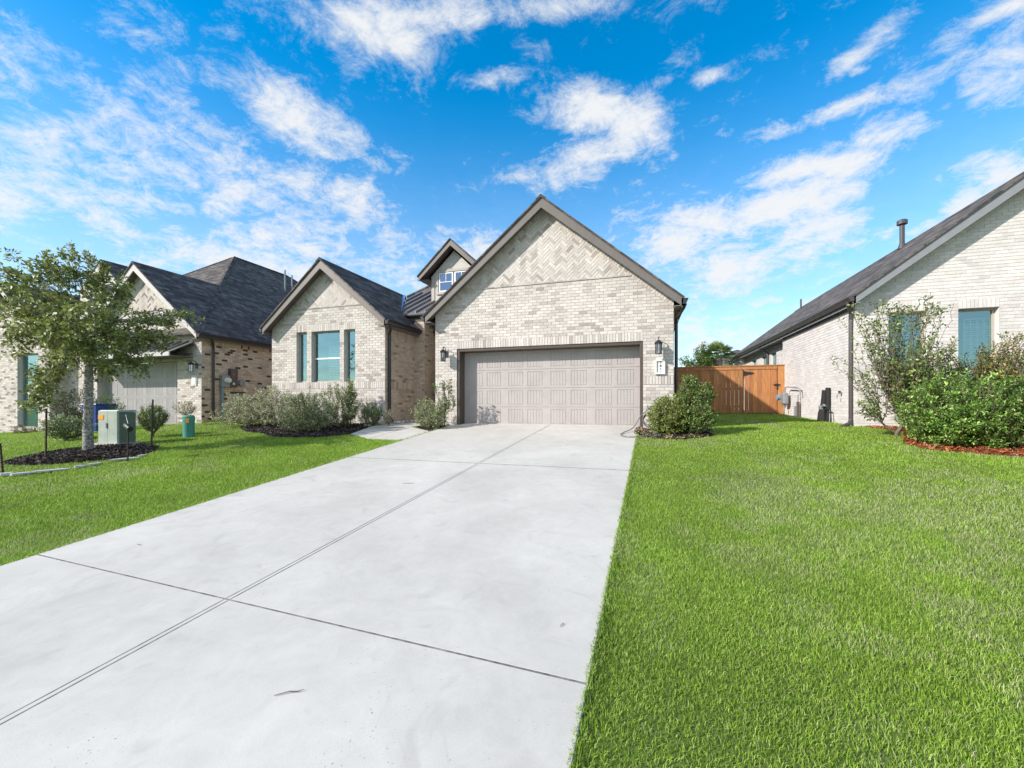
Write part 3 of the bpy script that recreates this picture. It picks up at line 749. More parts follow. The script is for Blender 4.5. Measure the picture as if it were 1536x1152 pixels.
# wing
WX0, WX1 = -11.55, -7.26
wxl, wxr, WS = -11.66, -7.06, .845
Ww = Wall((WX0, FY, 0), (1, 0), PAL_F)
def wx(px): d = ray(px, 560); return d[0]/d[1]*FY - WX0
wh = [(wx(445.0), wx(460.6), 1.27, P(452, 498.5, FY)[2]), (wx(467.3), wx(510), 1.27, P(488, 496.5, FY)[2]), (wx(516), wx(533), 1.27, P(524, 494.0, FY)[2])]
gable_wall(Ww, WX1-WX0, wxl, wxr, ZE, WS, 3.1, wh, [(1.055, 1.27)], 3.58, reveal=.2)
Ww.build(H, MORTAR)
wxa, wza = gable_roof(H, wxl, wxr, 10.2, 15.1, ZE, WS, right_y1=12.3)
window(H, Ww, wh[0][0], wh[0][1], wh[0][2], wh[0][3], .11, rail=False, blinds=None, label='narrow window left of the wide one')
window(H, Ww, wh[1][0], wh[1][1], wh[1][2], wh[1][3], .11, rail=True, blinds=(.42, 1.0, .72), label='wide sash window with half drawn blinds')
window(H, Ww, wh[2][0], wh[2][1], wh[2][2], wh[2][3], .11, rail=False, blinds=None, label='narrow window right of the wide one')
# side walls in the entry recess
Ws = Wall((WX1, FY, 0), (0, 1), PAL_SHADE)
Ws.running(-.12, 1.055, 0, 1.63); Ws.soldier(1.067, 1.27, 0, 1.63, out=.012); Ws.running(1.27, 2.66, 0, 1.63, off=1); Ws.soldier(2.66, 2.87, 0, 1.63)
Ws.mortar([-.6, 2.95], lambda v: (0, 1.63)); Ws.build(H, MORTAR_SHADE, label='brick side wall of the wing, tinted tan for shade')
Wr = Wall((WX1, 12.13, 0), (1, 0), PAL_SHADE); Wr.running(-.12, 3.3, 0, .38); Wr.mortar([-.6, 3.5], lambda v: (0, .38)); Wr.build(H, MORTAR_SHADE, label='brick return wall of the porch')
Wq = Wall((WX1+.38, 12.13, 0), (0, 1), PAL_SHADE); Wq.running(-.12, 3.3, 0, 1.6); Wq.mortar([-.6, 3.5], lambda v: (0, 1.6)); Wq.build(H, MORTAR_SHADE, label='brick porch side wall')
Wr2 = Wall((GX1, FY, 0), (0, 1), PAL_F); Wr2.running(-.12, 3.0, 0, 15.5); Wr2.mortar([-.6, 3.1], lambda v: (0, 15.5)); Wr2.build(H, MORTAR, label='long side wall facing the lawn')
Wl2 = Wall((GX0, 13.8, 0), (0, -1), PAL_F); Wl2.running(-.12, 3.05, 0, 3.3); Wl2.mortar([-.6, 3.1], lambda v: (0, 3.3)); Wl2.build(H, MORTAR, label='garage side wall of the porch')
Wl3 = Wall((WX0, 26, 0), (0, -1), PAL_A_SHADE); Wl3.running(-.3, 2.9, 0, 15.5); Wl3.mortar([-.8, 3.0], lambda v: (0, 15.5)); Wl3.build(H, MORTAR_SHADE, label='side wall facing the left neighbour')
m = MB(); m.box(WX0+.02, GX1-.02, 25.9, 26, -.5, 3.0); m.build('back_wall', MORTAR_SHADE, H); m = MB(); m.box(WX1+.4, GX0-.01, 13.72, 13.8, -.4, 3.3); m.build('entry_wall', MORTAR_SHADE, H)
m = MB(); m.box(WX0+.3, GX1-.3, 13.81, 25.8, -.3, -.1); m.build('floor_slab', FOUND, H)
m = MB(); m.box(-6.75, -5.8, 13.64, 13.715, -.03, 2.4); 
for z0 in (.15, .9, 1.65): m.box(-6.62, -5.93, 13.615, 13.64, z0, z0+.6)
d = m.build('front_door', BROWN, H)
m = MB(); m.tube([(-5.9, 13.6, 1.0), (-5.9, 13.57, 1.0), (-5.98, 13.57, 1.0)], .012, 8); m.build('handle', GALV, d)
# porch ceiling and beam
m = MB(); m.box(-7.25, GX0-.01, 12.14, 13.71, 3.30, 3.34); m.build('porch_ceiling', SOFFIT, H)
m = MB(); m.box(-7.75, GX0+.02, 12.12, 12.16, 3.33, 3.56); m.build('porch_fascia', BROWN, H)
m = MB()
m.tube([(-7.72, 12.06, 3.52), (-5.66, 12.06, 3.52)], .06, 8); m.build('gutter', GUTTER, H)
# main hip roof
def hip_roof(root, x0, x1, y0, y1, ze, s, th=.06, name='roof'):
    hw = (x1-x0)/2; xr = (x0+x1)/2; zr = ze + s*hw; m = MB(); r0 = (xr, y0+hw, zr); r1 = (xr, max(y1-hw, y0+hw+.01), zr)
    a, b, c, d = (x0,y0,ze), (x1,y0,ze), (x1,y1,ze), (x0,y1,ze)
    slab_poly(m, [a, b, r0], th); slab_poly(m, [b, c, r1, r0], th); slab_poly(m, [c, d, r1], th); slab_poly(m, [d, a, r0, r1], th)
    o = m.build(name, SHINGLE, root)
    cp = MB()
    for p, q in ((a, r0), (b, r0), (r0, r1), (c, r1), (d, r1)):
        p, q = np.array(p, float), np.array(q, float); dd = (q-p)/np.linalg.norm(q-p); k = int(np.linalg.norm(q-p)/.16)
        sd = np.cross(dd, [0,0,1.]); sd /= np.linalg.norm(sd)
        for i in range(k):
            e = p + dd*(i*.16); f = e + dd*.19; up = np.array([0,0,.03+.008]); dn = np.array([0,0,-.05])
            cp.face([e+up, f+up*.7, f+sd*.12+dn, e+sd*.12+dn+up*.3]); cp.face([f+up*.7, e+up, e-sd*.12+dn+up*.3, f-sd*.12+dn])
    cp.build('hip_cap', SHINGLE, o)
    return o
hip_roof(H, -11.70, .88, 12.7, 26.3, 3.07, .845, name='main_roof')
# seamed metal porch roof
m = MB()
yb, zb, yt, zt = 12.1, 3.60, 15.05, 5.12
vb, vt = -7.76, -9.32
slab_poly(m, [(vb, yb, zb), (-5.2, yb, zb), (-5.2, yt, zt), (vt, yt, zt)], .03)
mr_ = m.build('metal_roof', METALROOF, H)
m = MB(); x = -9.0
while x < -5.3:
    t0 = max(0, (x - vb)/(vt - vb)) if x < vb else 0
    p0 = np.array([x, yb+(yt-yb)*t0, zb+(zt-zb)*t0]); p1 = np.array([x, yt, zt])
    if t0 < .97: m.hexa([p0+[-.018,0,0], p0+[.018,0,0], p1+[.018,0,0], p1+[-.018,0,0], p0+[-.018,0,.075], p0+[.018,0,.075], p1+[.018,0,.075], p1+[-.018,0,.075]])
    x += .36
m.build('seams', METALROOF, mr_)
m = MB(); slab_poly(m, [(vb-.16, yb-.02, zb+.06), (vb+.02, yb-.02, zb+.045), (vt+.06, yt-.25, zt-.08), (vt-.16, yt-.25, zt-.04)], .012); m.build('valley_flashing', FLASH, H)
# dormer
m = MB(); DY = 13.4; dx0, dx1 = -7.28, -5.55
m.box(dx0, dx1, DY, 17.0, 3.9, 5.22); m.prism([(dx0, DY, 5.22), (dx1, DY, 5.22), ((dx0+dx1)/2, DY, 6.05)], (0, 3.6, 0))
dm = m.build('dormer', STUCCO, H)
m = MB(); m.box(dx0-.02, dx0+.10, DY-.025, DY+.1, 3.85, 5.2); m.build('corner_board', FRAME, dm); m = MB(); m.box(dx1-.10, dx1+.02, DY-.025, DY+.1, 3.85, 5.2); m.build('corner_board', FRAME, dm)
sub = MB(); dxl, dxr, dze, dsl = -7.68, -5.15, 5.20, .93; dxa = (dxl+dxr)/2; dza = dze + dsl*(dxr-dxl)/2; dy0 = 13.08
slab_poly(sub, [(dxl-.03,dy0-.03,dze-.03),(dxa,dy0-.03,dza),(dxa,17.3,dza),(dxl-.03,17.3,dze-.03)], .05)
slab_poly(sub, [(dxa,dy0-.03,dza),(dxr+.03,dy0-.03,dze-.03),(dxr+.03,17.3,dze-.03),(dxa,17.3,dza)], .05); sub.build('dormer_roof', SHINGLE, dm)
m = MB()
for xb in (dxl, dxr):
    m.prism([(xb, dy0, dze-.053), (dxa, dy0, dza-.053), (dxa, dy0, dza-.25), (xb, dy0, dze-.23)], (0, .03, 0))
m.build('rake_board', FASCIA, dm)
m = MB()
for xb in (dxl, dxr): m.face([(xb, dy0+.03, dze-.17), (dxa, dy0+.03, dza-.18), (dxa, DY+.05, dza-.18), (xb, DY+.05, dze-.17)])
m.face([(dxl, dy0+.03, dze-.175), (dx0, dy0+.03, dze-.175), (dx0, 17, dze-.175), (dxl, 17, dze-.175)]); m.build('soffit', SOFFIT, dm)
Wd = Wall((dx0, DY, 0), (1, 0), PAL_F); cxm = (dx1-dx0)/2
m = MB(); frame_box(m, Wd, cxm-.68, cxm+.68, 5.30, 5.40, .0, .05); frame_box(m, Wd, cxm-.68, cxm+.68, 4.52, 4.60, .0, .05)
frame_box(m, Wd, cxm-.68, cxm-.60, 4.60, 5.30, 0, .045); frame_box(m, Wd, cxm+.60, cxm+.68, 4.60, 5.30, 0, .045); m.build('window_trim', FRAME, dm)
for k in (-1, 1):
    a0 = cxm + (-.58 if k < 0 else .03); a1 = a0 + .55; f = MB()
    for (p, q, r_, s_) in ((a0, a0+.045, 4.61, 5.29), (a1-.045, a1, 4.61, 5.29), (a0+.045, a1-.045, 5.245, 5.29), (a0+.045, a1-.045, 4.61, 4.655), (a0+.045, a1-.045, 4.94, 4.965), ((a0+a1)/2-.01, (a0+a1)/2+.01, 4.965, 5.245)):
        frame_box(f, Wd, p, q, r_, s_, .002, .03)
    wf = f.build('window', FRAMEW, dm)
    p = MB(); frame_box(p, Wd, a0+.045, a1-.045, 4.655, 5.245, .003, .012); p.build('pane', GLASSB, wf)
    p = MB(); frame_box(p, Wd, a0+.045, a1-.045, 4.655, 5.245, .0005, .0015); p.build('room_behind', ROOM, wf)
# eaves, gutters, downspouts
eave(H, gxr, 1, 10.2, 26.3, ZE, GX1); eave(H, gxl, -1, 10.2, 12.05, ZE, GX0); eave(H, wxr, 1, 10.2, 12.2, ZE, WX1); eave(H, wxl, -1, 10.2, 12.7, ZE, WX0, gut=True)
downspout(H, [(gxr+.06, 10.32, 2.92), (gxr+.03, 10.36, 2.84), (GX1+.09, 10.58, 2.66), (GX1+.065, 10.62, 2.5), (GX1+.065, 10.62, .15), (GX1+.2, 10.62, .05)], label='downspout at the corner by the fence side')
downspout(H, [(wxr+.05, 10.45, 2.92), (wxr+.03, 10.45, 2.84), (WX1+.07, 10.62, 2.68), (WX1+.065, 10.63, 2.55), (WX1+.065, 10.63, .22), (WX1+.22, 10.55, .08)], label='downspout at the corner of the wing')
downspout(H, [(gxl-.05, 10.5, 2.95), (gxl-.02, 10.6, 2.82), (GX0-.06, 10.75, 2.66), (GX0-.06, 10.75, .15)], label='downspout inside the entry recess')
# garage door with brown surround
m = MB(); y0, y1 = 10.515, 10.90; xL, xR = GX0+.66, GX0+5.60
m.box(xL, xL+.075, y0, y1, -.05, 2.118); m.box(xR-.075, xR, y0, y1, -.05, 2.118); m.box(xL+.075, xR-.075, y0, y1, 2.045, 2.118)
m.build('door_surround', BROWN, H, bevel=.006)
def garage_door(root, x0, x1, yd, z0, z1, mat, rows=4, cols=8, mud=.13, wide=.23, edge=.14):
    """four hinged sections, each with eight grooved panels"""
    hgt = (z1-z0)/rows; pw = ((x1-x0) - 2*edge - (cols//2)*mud - (cols//2-1)*wide)/cols
    base = MB(); base.box(x0, x1, yd+.0088, yd+.06, z0, z1); g = base.build('garage_door', mat, root)
    for r in range(rows):
        za, zb = z0 + r*hgt + .004, z0 + (r+1)*hgt - .004; s = MB(); pz0, pz1 = za+.062, zb-.058
        xs = []; x = x0 + edge
        for c in range(cols): xs.append((x, x+pw)); x += pw + (mud if c % 2 == 0 else wide)
        s.box(x0, x1, yd, yd+.0086, za, pz0); s.box(x0, x1, yd, yd+.0086, pz1, zb)
        px_ = x0
        for (a, b) in xs: s.box(px_, a, yd, yd+.0086, pz0, pz1); px_ = b
        s.box(px_, x1, yd, yd+.0086, pz0, pz1)
        for (a, b) in xs:                       # raised frame line and grooved boards
            nb = 5; bw_ = (b-a-.020)/nb
            for k in range(nb): s.box(a+.010+k*bw_+.0035, a+.010+(k+1)*bw_-.0035, yd+.0025, yd+.0086, pz0+.010, pz1-.010)
        s.build('door_section', mat, g)
    m = MB(); m.box(x0, x1, yd+.005, yd+.05, z0-.025, z0); m.build('bottom_seal', BLACK, g)
    return g
garage_door(H, xL+.077, xR-.077, 10.85, .004, 2.043, DOORP)

# wall lanterns --------------------------------------------------------
def make_lantern(name, x, y, z, label):
    t = thing(name, (x, y, z), label, 'wall lantern', 'lanterns beside the garage door')
    m = MB()
    m.box(x-.055, x+.055, y+.175, y+.192, z+.0, z+.17)
    arc = [(x, y+.178, z+.10)] + [(x, y+.165*math.cos(a)**.8 if math.cos(a) > 0 else y, z+.17+.10*math.sin(a)) for a in np.linspace(0, math.pi/2, 8)] + [(x, y, z+.22)]
    m.tube(arc, .010, 8); m.build('bracket', BLACK, t)
    m = MB()
    def ring(r, zz): return [(x+r*math.cos(a), y+r*math.sin(a), zz) for a in np.linspace(0, 2*math.pi, 9)[:-1]]
    prof = [(.095, z+.118), (.098, z+.132), (.075, z+.155), (.045, z+.185), (.018, z+.20), (.012, z+.235), (.018, z+.245), (.006, z+.27)]
    for (r0, za), (r1, zb_) in zip(prof, prof[1:]):
        A, B = ring(r0, za), ring(r1, zb_)
        for i in range(8): m.face([A[i], A[(i+1)%8], B[(i+1)%8], B[i]])
    m.face(ring(.095, z+.118)[::-1]); m.build('lamp_cap', BLACK, t)
    m = MB()
    for a in np.linspace(0, 2*math.pi, 7)[:-1]: m.tube([(x+.068*math.cos(a), y+.068*math.sin(a), z-.125), (x+.072*math.cos(a), y+.072*math.sin(a), z+.12)], .007, 6)
    for zz in (z-.132, z+.11):
        A = ring(.086, zz); B = ring(.086, zz+.014); m.face(A[::-1]); m.face(B)
        for i in range(8): m.face([A[i], A[(i+1)%8], B[(i+1)%8], B[i]])
    m.build('cage', BLACK, t)
    m = MB(); A = ring(.062, z-.116); B = ring(.064, z+.108)
    for i in range(8): m.face([A[i], A[(i+1)%8], B[(i+1)%8], B[i]])
    m.build('lamp_glass', GLASSC, t)
    m = MB(); m.tube([(x, y, z-.11), (x, y, z-.03)], .016, 8); m.tube([(x, y, z-.03), (x, y, z+.02), (x, y, z+.05)], [.012, .022, .006], 8); m.build('candle_bulb', WHITESTONE, t)
    return t
la = make_lantern('wall_lantern', .345, 10.3, 1.90, 'black glass lantern on the brick above the house number, right of the garage door')
lb = copy_tree(la); lb.location = (-5.26, 10.3, 1.90); lb['label'] = 'black glass lantern on the narrow brick pier left of the garage door'
# house number ----------------------------------------------------------
np_ = P(990, 550.5, 10.49); hx, hz = np_[0], np_[2]
sg = thing('house_number_plaque', (hx, 10.48, hz), 'small white cast stone plaque with upright house number right of the garage door', 'house number')
m = MB()
for q in ((hx-.115,hx+.115,hz-.175,hz-.135),(hx-.115,hx+.115,hz+.135,hz+.175),(hx-.115,hx-.075,hz-.135,hz+.135),(hx+.075,hx+.115,hz-.135,hz+.135)): m.box(q[0],q[1],10.435,10.492,q[2],q[3])
m.box(hx-.075,hx+.075,10.468,10.49,hz-.135,hz+.135); m.build('plaque', WHITESTONE, sg, bevel=.004)
text_mesh('numerals', '1\n0\n1\n1', .078, (hx+.012, 10.462, hz+.075), (R(90),0,0), BLACK, sg)

# ================================================================== right neighbour: painted white brick
B = thing('white_brick_house', (8, 18, 0), 'white painted brick house rising at the right edge behind the shrubs', 'house')
bx, by = 4.90, 12.1
bxl, bxr, BS, BZ = 4.78, 11.42, .767, 3.22
Wb = Wall((bx, by, 0), (1, 0), PAL_W, out=.008)
def bxp(px, yy): d = ray(px, 500); return d[0]/d[1]*yy - bx
bh = [(bxp(1333, by), bxp(1391, by), .95, 2.77), (bxp(1437, by), bxp(1499, by), .95, 2.77), (3.75, 4.5, .95, 2.77)]
gable_wall(Wb, 11.3-bx, bxl, bxr, BZ, BS, 3.2, bh, [(.62, .83)], None, base=-.02, reveal=.18)
Wb.build(B, MORTAR_WHITE, PAINTED)
for i, h in enumerate(bh):
    window(B, Wb, h[0], h[1], h[2], h[3], .13, rail=False, blinds=(.30,1,.82) if i != 2 else None, grid=(4, 8, h[0]+.20, h[1]-.05, h[2]+.05, h[3]-.22) if i == 1 else (3, 8, h[0]+.25, h[1]-.05, h[2]+.05, h[3]-.25),
           label=['window half hidden behind the tall airy shrub', 'window with a grid showing above the dense shrub', 'window at the far right'][i])
YC = 17.5
Wb2 = Wall((bx, YC, 0), (0, -1), PAL_W, out=.008)
Wb2.running(.04, 3.02, 0, YC-by); Wb2.mortar([-.5, 3.05], lambda v: (0, YC-by)); Wb2.build(B, MORTAR_WHITE, PAINTED, label='long lit side wall')
m = MB(); m.box(bx+.01, 5.14, YC-.02, YC, -.3, 3.05); m.build('return_wall', MORTAR_WHITE, B)
Wb5 = Wall((5.15, 24.5, 0), (0, -1), PAL_W, out=.008)
sh = [(24.5-y_-w_, 24.5-y_, .9, 2.72) for y_, w_ in ((19.2, .75), (20.5, .85), (22.3, .8))]
Wb5.running(.04, 3.02, 0, 24.5-YC, (), sh); Wb5.mortar([-.5, 3.05], lambda v: (0, 24.5-YC), sh, .12)
for h in sh: window(B, Wb5, h[0], h[1], h[2], h[3], .06, rail=False, blinds=None, label='tall side window behind the fence')
Wb5.build(B, MORTAR_WHITE, PAINTED, label='set back side wall behind the fence')
Wb3 = Wall((bx, 24.5, 0), (1, 0), PAL_W); Wb3.running(.04, 3.0, 0, .25); Wb3.mortar([-.5, 3.02], lambda v: (0, .25)); Wb3.build(B, MORTAR_WHITE, PAINTED, label='short wall facing the street at the rear')
Wb4 = Wall((bx, 26.3, 0), (0, -1), PAL_W); Wb4.running(.04, 3.0, 0, 1.8); Wb4.mortar([-.5, 3.02], lambda v: (0, 1.8)); Wb4.build(B, MORTAR_WHITE, PAINTED, label='rear end of the side wall')
m = MB(); m.box(11.25, 11.3, by+.02, 26, -.3, 3.1); m.build('far_side_wall', MORTAR_WHITE, B); m = MB(); m.box(bx+.02, 11.24, 25.95, 26, -.3, 3.1); m.build('back_wall', MORTAR_WHITE, B)
m = MB(); m.box(bx-.012, bx+.05, by+.03, YC-.02, -.5, .095); m.box(bx-.012, 11.3, by-.012, by+.03, -.5, -.01); m.build('foundation', FOUND, B)
bxa, bza = gable_roof(B, bxl, bxr, 11.8, 26.5, BZ, BS, fascia=FASCIA_BLUE, fh=.20)
eave(B, bxl, -1, 11.8, 26.5, BZ, bx, mat=GUTTER_GREY, size=.12)
m = MB(); m.box(bx+.002, 5.16, YC, 24.5, BZ-.235, BZ-.215); m.build('deep_soffit', SOFFIT, B)
m = MB(); m.box(bx-.02, bx+.005, by, YC-.02, 2.86, 3.03); m.build('frieze_board', FASCIA, B)
downspout(B, [(bxl-.07, 11.98, 3.06), (bxl-.05, 11.98, 2.98), (bx-.065, 12.12, 2.80), (bx-.055, 12.15, 2.65), (bx-.055, 12.15, .22), (bx-.10, 12.1, .12), (bx-.32, 11.95, .04)], GUTTER_GREY, .045, label='downspout at the front corner')
downspout(B, [(bxl-.06, 20.1, 3.06), (bxl+.1, 20.15, 2.90), (5.09, 20.2, 2.75), (5.09, 20.2, .3)], GUTTER_GREY, .04, label='downspout further back along the side')
downspout(B, [(bxl-.06, 26.2, 3.06), (bxl-.03, 26.1, 2.8), (4.84, 26.0, 2.7), (4.84, 26.0, .3)], GUTTER_GREY, .04, label='downspout at the rear corner')
def roofz(x): return BZ + BS*(x - bxl)
m = MB(); vx, vy = 7.86, 16.3; vz = roofz(vx)
m.tube([(vx, vy, vz-.1), (vx, vy, vz+.78)], .065, 12); m.tube([(vx, vy, vz-.05), (vx, vy, vz+.10)], [.12, .075], 12); m.tube([(vx, vy, vz+.72), (vx, vy, vz+.84), (vx, vy, vz+.87)], [.135, .135, .09], 12)
m.build('flue_pipe', GUTTER_GREY, B)
m = MB(); vx, vy = 7.5, 24.0; vz = roofz(vx); m.tube([(vx, vy, vz-.05), (vx, vy, vz+.5)], .04, 8); m.build('vent_pipe', GUTTER_GREY, B)

# ================================================================== left neighbour
A = thing('neighbour_house', (-20, 16, -.3), 'brick house with tall dark hipped roof on the left, partly behind the tree', 'house')
ax0, ax1, ay = -20.2, -14.3, 10.2
Wa = Wall((ax0, ay, 0), (1, 0), PAL_AF)
gable_wall(Wa, ax1-ax0, -20.35, -14.1, 3.0, .84, 3, [(.45, 4.75, -.5, 2.1)], [], 3.9, base=-.4, reveal=.3)
Wa.build(A, MORTAR)
gable_roof(A, -20.35, -14.1, 9.9, 13.5, 3.0, .84, fascia=FASCIA_WHITE)
garage_door(A, ax0+.45, ax0+4.75, ay+.28, -.42, 2.09, DOORP2)
# metal awning over that door
m = MB(); slab_poly(m, [(ax0+.2, 9.42, 2.30), (ax1-.35, 9.42, 2.30), (ax1-.35, ay-.02, 2.72), (ax0+.2, ay-.02, 2.72)], .03); aw = m.build('metal_awning', METALROOF, A)
m = MB(); x = ax0+.25
while x < ax1-.35:
    m.hexa([(x,9.43,2.30),(x+.03,9.43,2.30),(x+.03,ay-.03,2.72),(x,ay-.03,2.72),(x,9.43,2.36),(x+.03,9.43,2.36),(x+.03,ay-.03,2.78),(x,ay-.03,2.78)]); x += .36
m.build('seams', METALROOF, aw)
m = MB(); m.box(ax0+.2, ax1-.35, 9.40, 9.44, 2.16, 2.29); m.build('awning_board', FASCIA_WHITE, aw)
m = MB(); m.box(ax0+.22, ax1-.37, 9.45, ay-.02, 2.17, 2.20); m.build('awning_soffit', SOFFIT, aw)
Wa2 = Wall((ax1, ay, 0), (0, 1), PAL_A_SHADE)
Wa2.running(-.10, 2.66, 0, 10); Wa2.soldier(2.66, 2.87, 0, 10); Wa2.mortar([-.6, 2.92], lambda v: (0, 10)); Wa2.build(A, MORTAR_SHADE, label='shade-tinted side wall with scattered black bricks')
m = MB(); m.box(ax1-.05, ax1+.012, ay-.01, 20, -.7, -.12); m.build('foundation', FOUND, A)
hip_roof(A, -26.7, -14.1, 9.93, 26, 2.99, .84, name='main_roof')
eave(A, -14.1, 1, 9.9, 22, 3.0, ax1)
downspout(A, [(-14.04, 10.35, 2.86), (-14.08, 10.4, 2.78), (ax1+.06, 10.55, 2.62), (ax1+.06, 10.56, 2.5), (ax1+.06, 10.56, .0), (ax1+.2, 10.5, -.08)], label='black downspout on the shade-tinted side wall')
# left wing and its gable
Wa3 = Wall((-27.0, 9.7, 0), (1, 0), PAL_AF)
ah = [(27-24.1+.45, 27-22.55+.25, -.35, 2.55)]
gable_wall(Wa3, 5.4, -27.2, -21.4, 3.0, .84, 3, ah, [], 3.9, base=-.9, reveal=.2)
Wa3.build(A, MORTAR, label='lit brick front of the far left wing')
window(A, Wa3, ah[0][0], ah[0][1], ah[0][2], ah[0][3], .12, rail=True, blinds=(0,1,.5), label='tall window behind the tree')
gable_roof(A, -27.2, -21.4, 9.4, 13, 3.0, .84, fascia=FASCIA_WHITE)
Wa4 = Wall((-21.6, 10.25, 0), (1, 0), PAL_AF); Wa4.running(-.9, 2.9, 0, 1.4); Wa4.mortar([-1.2, 3.0], lambda v: (0, 1.4)); Wa4.build(A, MORTAR, label='recessed entry wall')
Wa5 = Wall((-21.6, 9.7, 0), (0, 1), PAL_AF); Wa5.running(-.9, 2.9, 0, .55); Wa5.mortar([-1.2, 3.0], lambda v: (0, .55)); Wa5.build(A, MORTAR, label='entry side wall')
m = MB(); m.box(-21.6, -20.25, 10.6, 14.5, 4.0, 5.3); m.prism([(-21.9, 11.0, 5.3), (-19.9, 11.0, 5.3), (-20.9, 11.0, 6.25)], (0, 3, 0)); da = m.build('dormer', STUCCO, A)
m = MB(); m_a = -20.95
slab_poly(m, [(-22.2,10.9,5.3),(m_a,10.9,6.45),(m_a,14.8,6.45),(-22.2,14.8,5.3)], .05); slab_poly(m, [(m_a,10.9,6.45),(-19.7,10.9,5.3),(-19.7,14.8,5.3),(m_a,14.8,6.45)], .05); m.build('dormer_roof', SHINGLE, da)
m = MB()
for xb in (-22.2, -19.7): m.prism([(xb,10.92,5.24),(m_a,10.92,6.39),(m_a,10.92,6.19),(xb,10.92,5.04)], (0,.03,0))
m.build('rake_board', FASCIA_WHITE, da)
def aroof(x): return 3.0 + .84*(-14.1 - x)
m = MB()
for (px, pb, pt_) in ((427.5, 436, 405), (438, 433, 413)):
    d = ray(px, pb); # on the right slope of the neighbour's roof
    t = (3.0 + .84*(-14.1) - EYE) / (d[2] + .84*d[0]); q = np.array([0,0,EYE]) + d*t; hgt = (pb-pt_)/F*t
    m.tube([q-[0,0,.1], q+[0,0,hgt]], .04, 8)
m.build('vent_pipes', GALV, A)
al = copy_tree(la); q = P(286.5, 552, 10.0); al.location = (q[0], 10.0, q[2]); al['label'] = 'lantern on the left neighbour brick pier beside its garage door, behind the branches'; al['group'] = 'lanterns beside the garage door'
hx2 = P(292, 571, 10.19)
sg2 = thing('house_number_plaque', (hx2[0], 10.18, hx2[2]), 'small white plaque on the left neighbour pier under its lantern', 'house number')
m = MB(); m.box(hx2[0]-.11, hx2[0]+.11, 10.16, 10.192, hx2[2]-.17, hx2[2]+.17); m.box(hx2[0]-.07, hx2[0]+.07, 10.15, 10.16, hx2[2]-.13, hx2[2]+.13); m.build('plaque', WHITESTONE, sg2)

# ================================================================== houses across the street: mirrored in the window panes
for i, (x0, x1, lab) in enumerate([(-34, -21, 'brick house across the street, leftmost of the three behind the camera'), (-17, -4, 'brick house across the street, middle of the three behind the camera'), (1, 14, 'brick house across the street, rightmost of the three behind the camera')]):
    O_ = thing('street_house', ((x0+x1)/2, -26, -1.2), lab, 'house', 'houses across the street')
    m = MB(); m.box(x0, x1, -36, -24, -1.6, 1.6); m.prism([(x0+1, -24.02, 1.6), (x0+6.6, -24.02, 1.6), (x0+3.8, -24.02, 4.0)], (0, -1, 0)); m.build('wall', noise_mat('far_brick', (.28,.22,.17), (.42,.35,.29), 6, .9), O_)
    m = MB(); hx_ = (x0+x1)/2
    for q in ([(x0-.4,-23.5,1.6),(x1+.4,-23.5,1.6),(hx_,-30,6.0)], [(x1+.4,-23.5,1.6),(x1+.4,-36.5,1.6),(hx_,-30,6.0)], [(x1+.4,-36.5,1.6),(x0-.4,-36.5,1.6),(hx_,-30,6.0)], [(x0-.4,-36.5,1.6),(x0-.4,-23.5,1.6),(hx_,-30,6.0)], [(x0+.6,-23.3,1.6),(x0+3.8,-23.3,4.3),(x0+3.8,-27,4.3),(x0+.6,-27,1.6)], [(x0+7,-23.3,1.6),(x0+3.8,-23.3,4.3),(x0+3.8,-27,4.3),(x0+7,-27,1.6)]): slab_poly(m, q, .1)
    m.build('roof', SHINGLE, O_)
    m = MB(); m.box(x0+1.4, x0+6.2, -24.0, -23.96, -1.2, 1.1); m.build('garage_door', DOORP, O_)

# ================================================================== house beyond the back fence
C_ = thing('far_house', (9, 44, .2), 'grey shingle roof of a distant house seen over the fence', 'house')
m = MB(); m.box(2.2, 16, 40, 52, -.2, 2.9); m.build('wall', STUCCO, C_)
hip_roof(C_, 1.6, 16.6, 39.5, 52.5, 2.9, .42)

# ================================================================== cedar fence and gate
FN = thing('wooden_fence', (2.2, 17.3, .2), 'orange cedar board fence closing the gap between the two houses', 'fence')
fy = 17.3; fx0, gx0, gx1, fx1 = .72, 3.60, 4.66, 4.88
def board_run(m, x0, x1, zb, zt, y=fy, wdt=.142):
    x = x0
    while x < x1 - .02:
        g = random.uniform(.002, .009); a = x; b = min(x + wdt, x1) - g; k = random.uniform(.78, 1.18); h = random.uniform(-.01, .01)
        c = (.41*k, .180*k*random.uniform(.90,1.08), .062*k); z0 = gz1((a+b)/2, y)
        m.hexa([(a,y,z0+zb),(b,y,z0+zb),(b,y+.018,z0+zb),(a,y+.018,z0+zb),(a,y,zt+h),(b,y,zt+h),(b,y+.018,zt+h),(a,y+.018,zt+h)], c); x += wdt
CW = (.42,.19,.068)
m = MB(); board_run(m, fx0, gx0-.05, .03, 1.93); m.build('fence_boards', WOOD, FN)
m = MB(); m.box(fx0, gx0-.02, fy-.045, fy+.10, 1.985, 2.02, CW); m.build('cap_rail', WOOD, FN)
m = MB(); m.box(fx0, gx0-.02, fy-.022, fy-.001, 1.87, 1.983, CW); m.build('trim_rail', WOOD, FN)
m = MB()
for z in (.45, 1.1, 1.75): m.box(fx0, gx0-.05, fy+.02, fy+.06, z, z+.09, CW)
m.build('back_rails', WOOD, FN)
for x in (fx0+.02, 2.1, gx0-.05): m = MB(); m.box(x-.045, x+.045, fy+.062, fy+.15, gz1(x,fy)-.2, 1.98, CW); m.build('post', WOOD, FN)
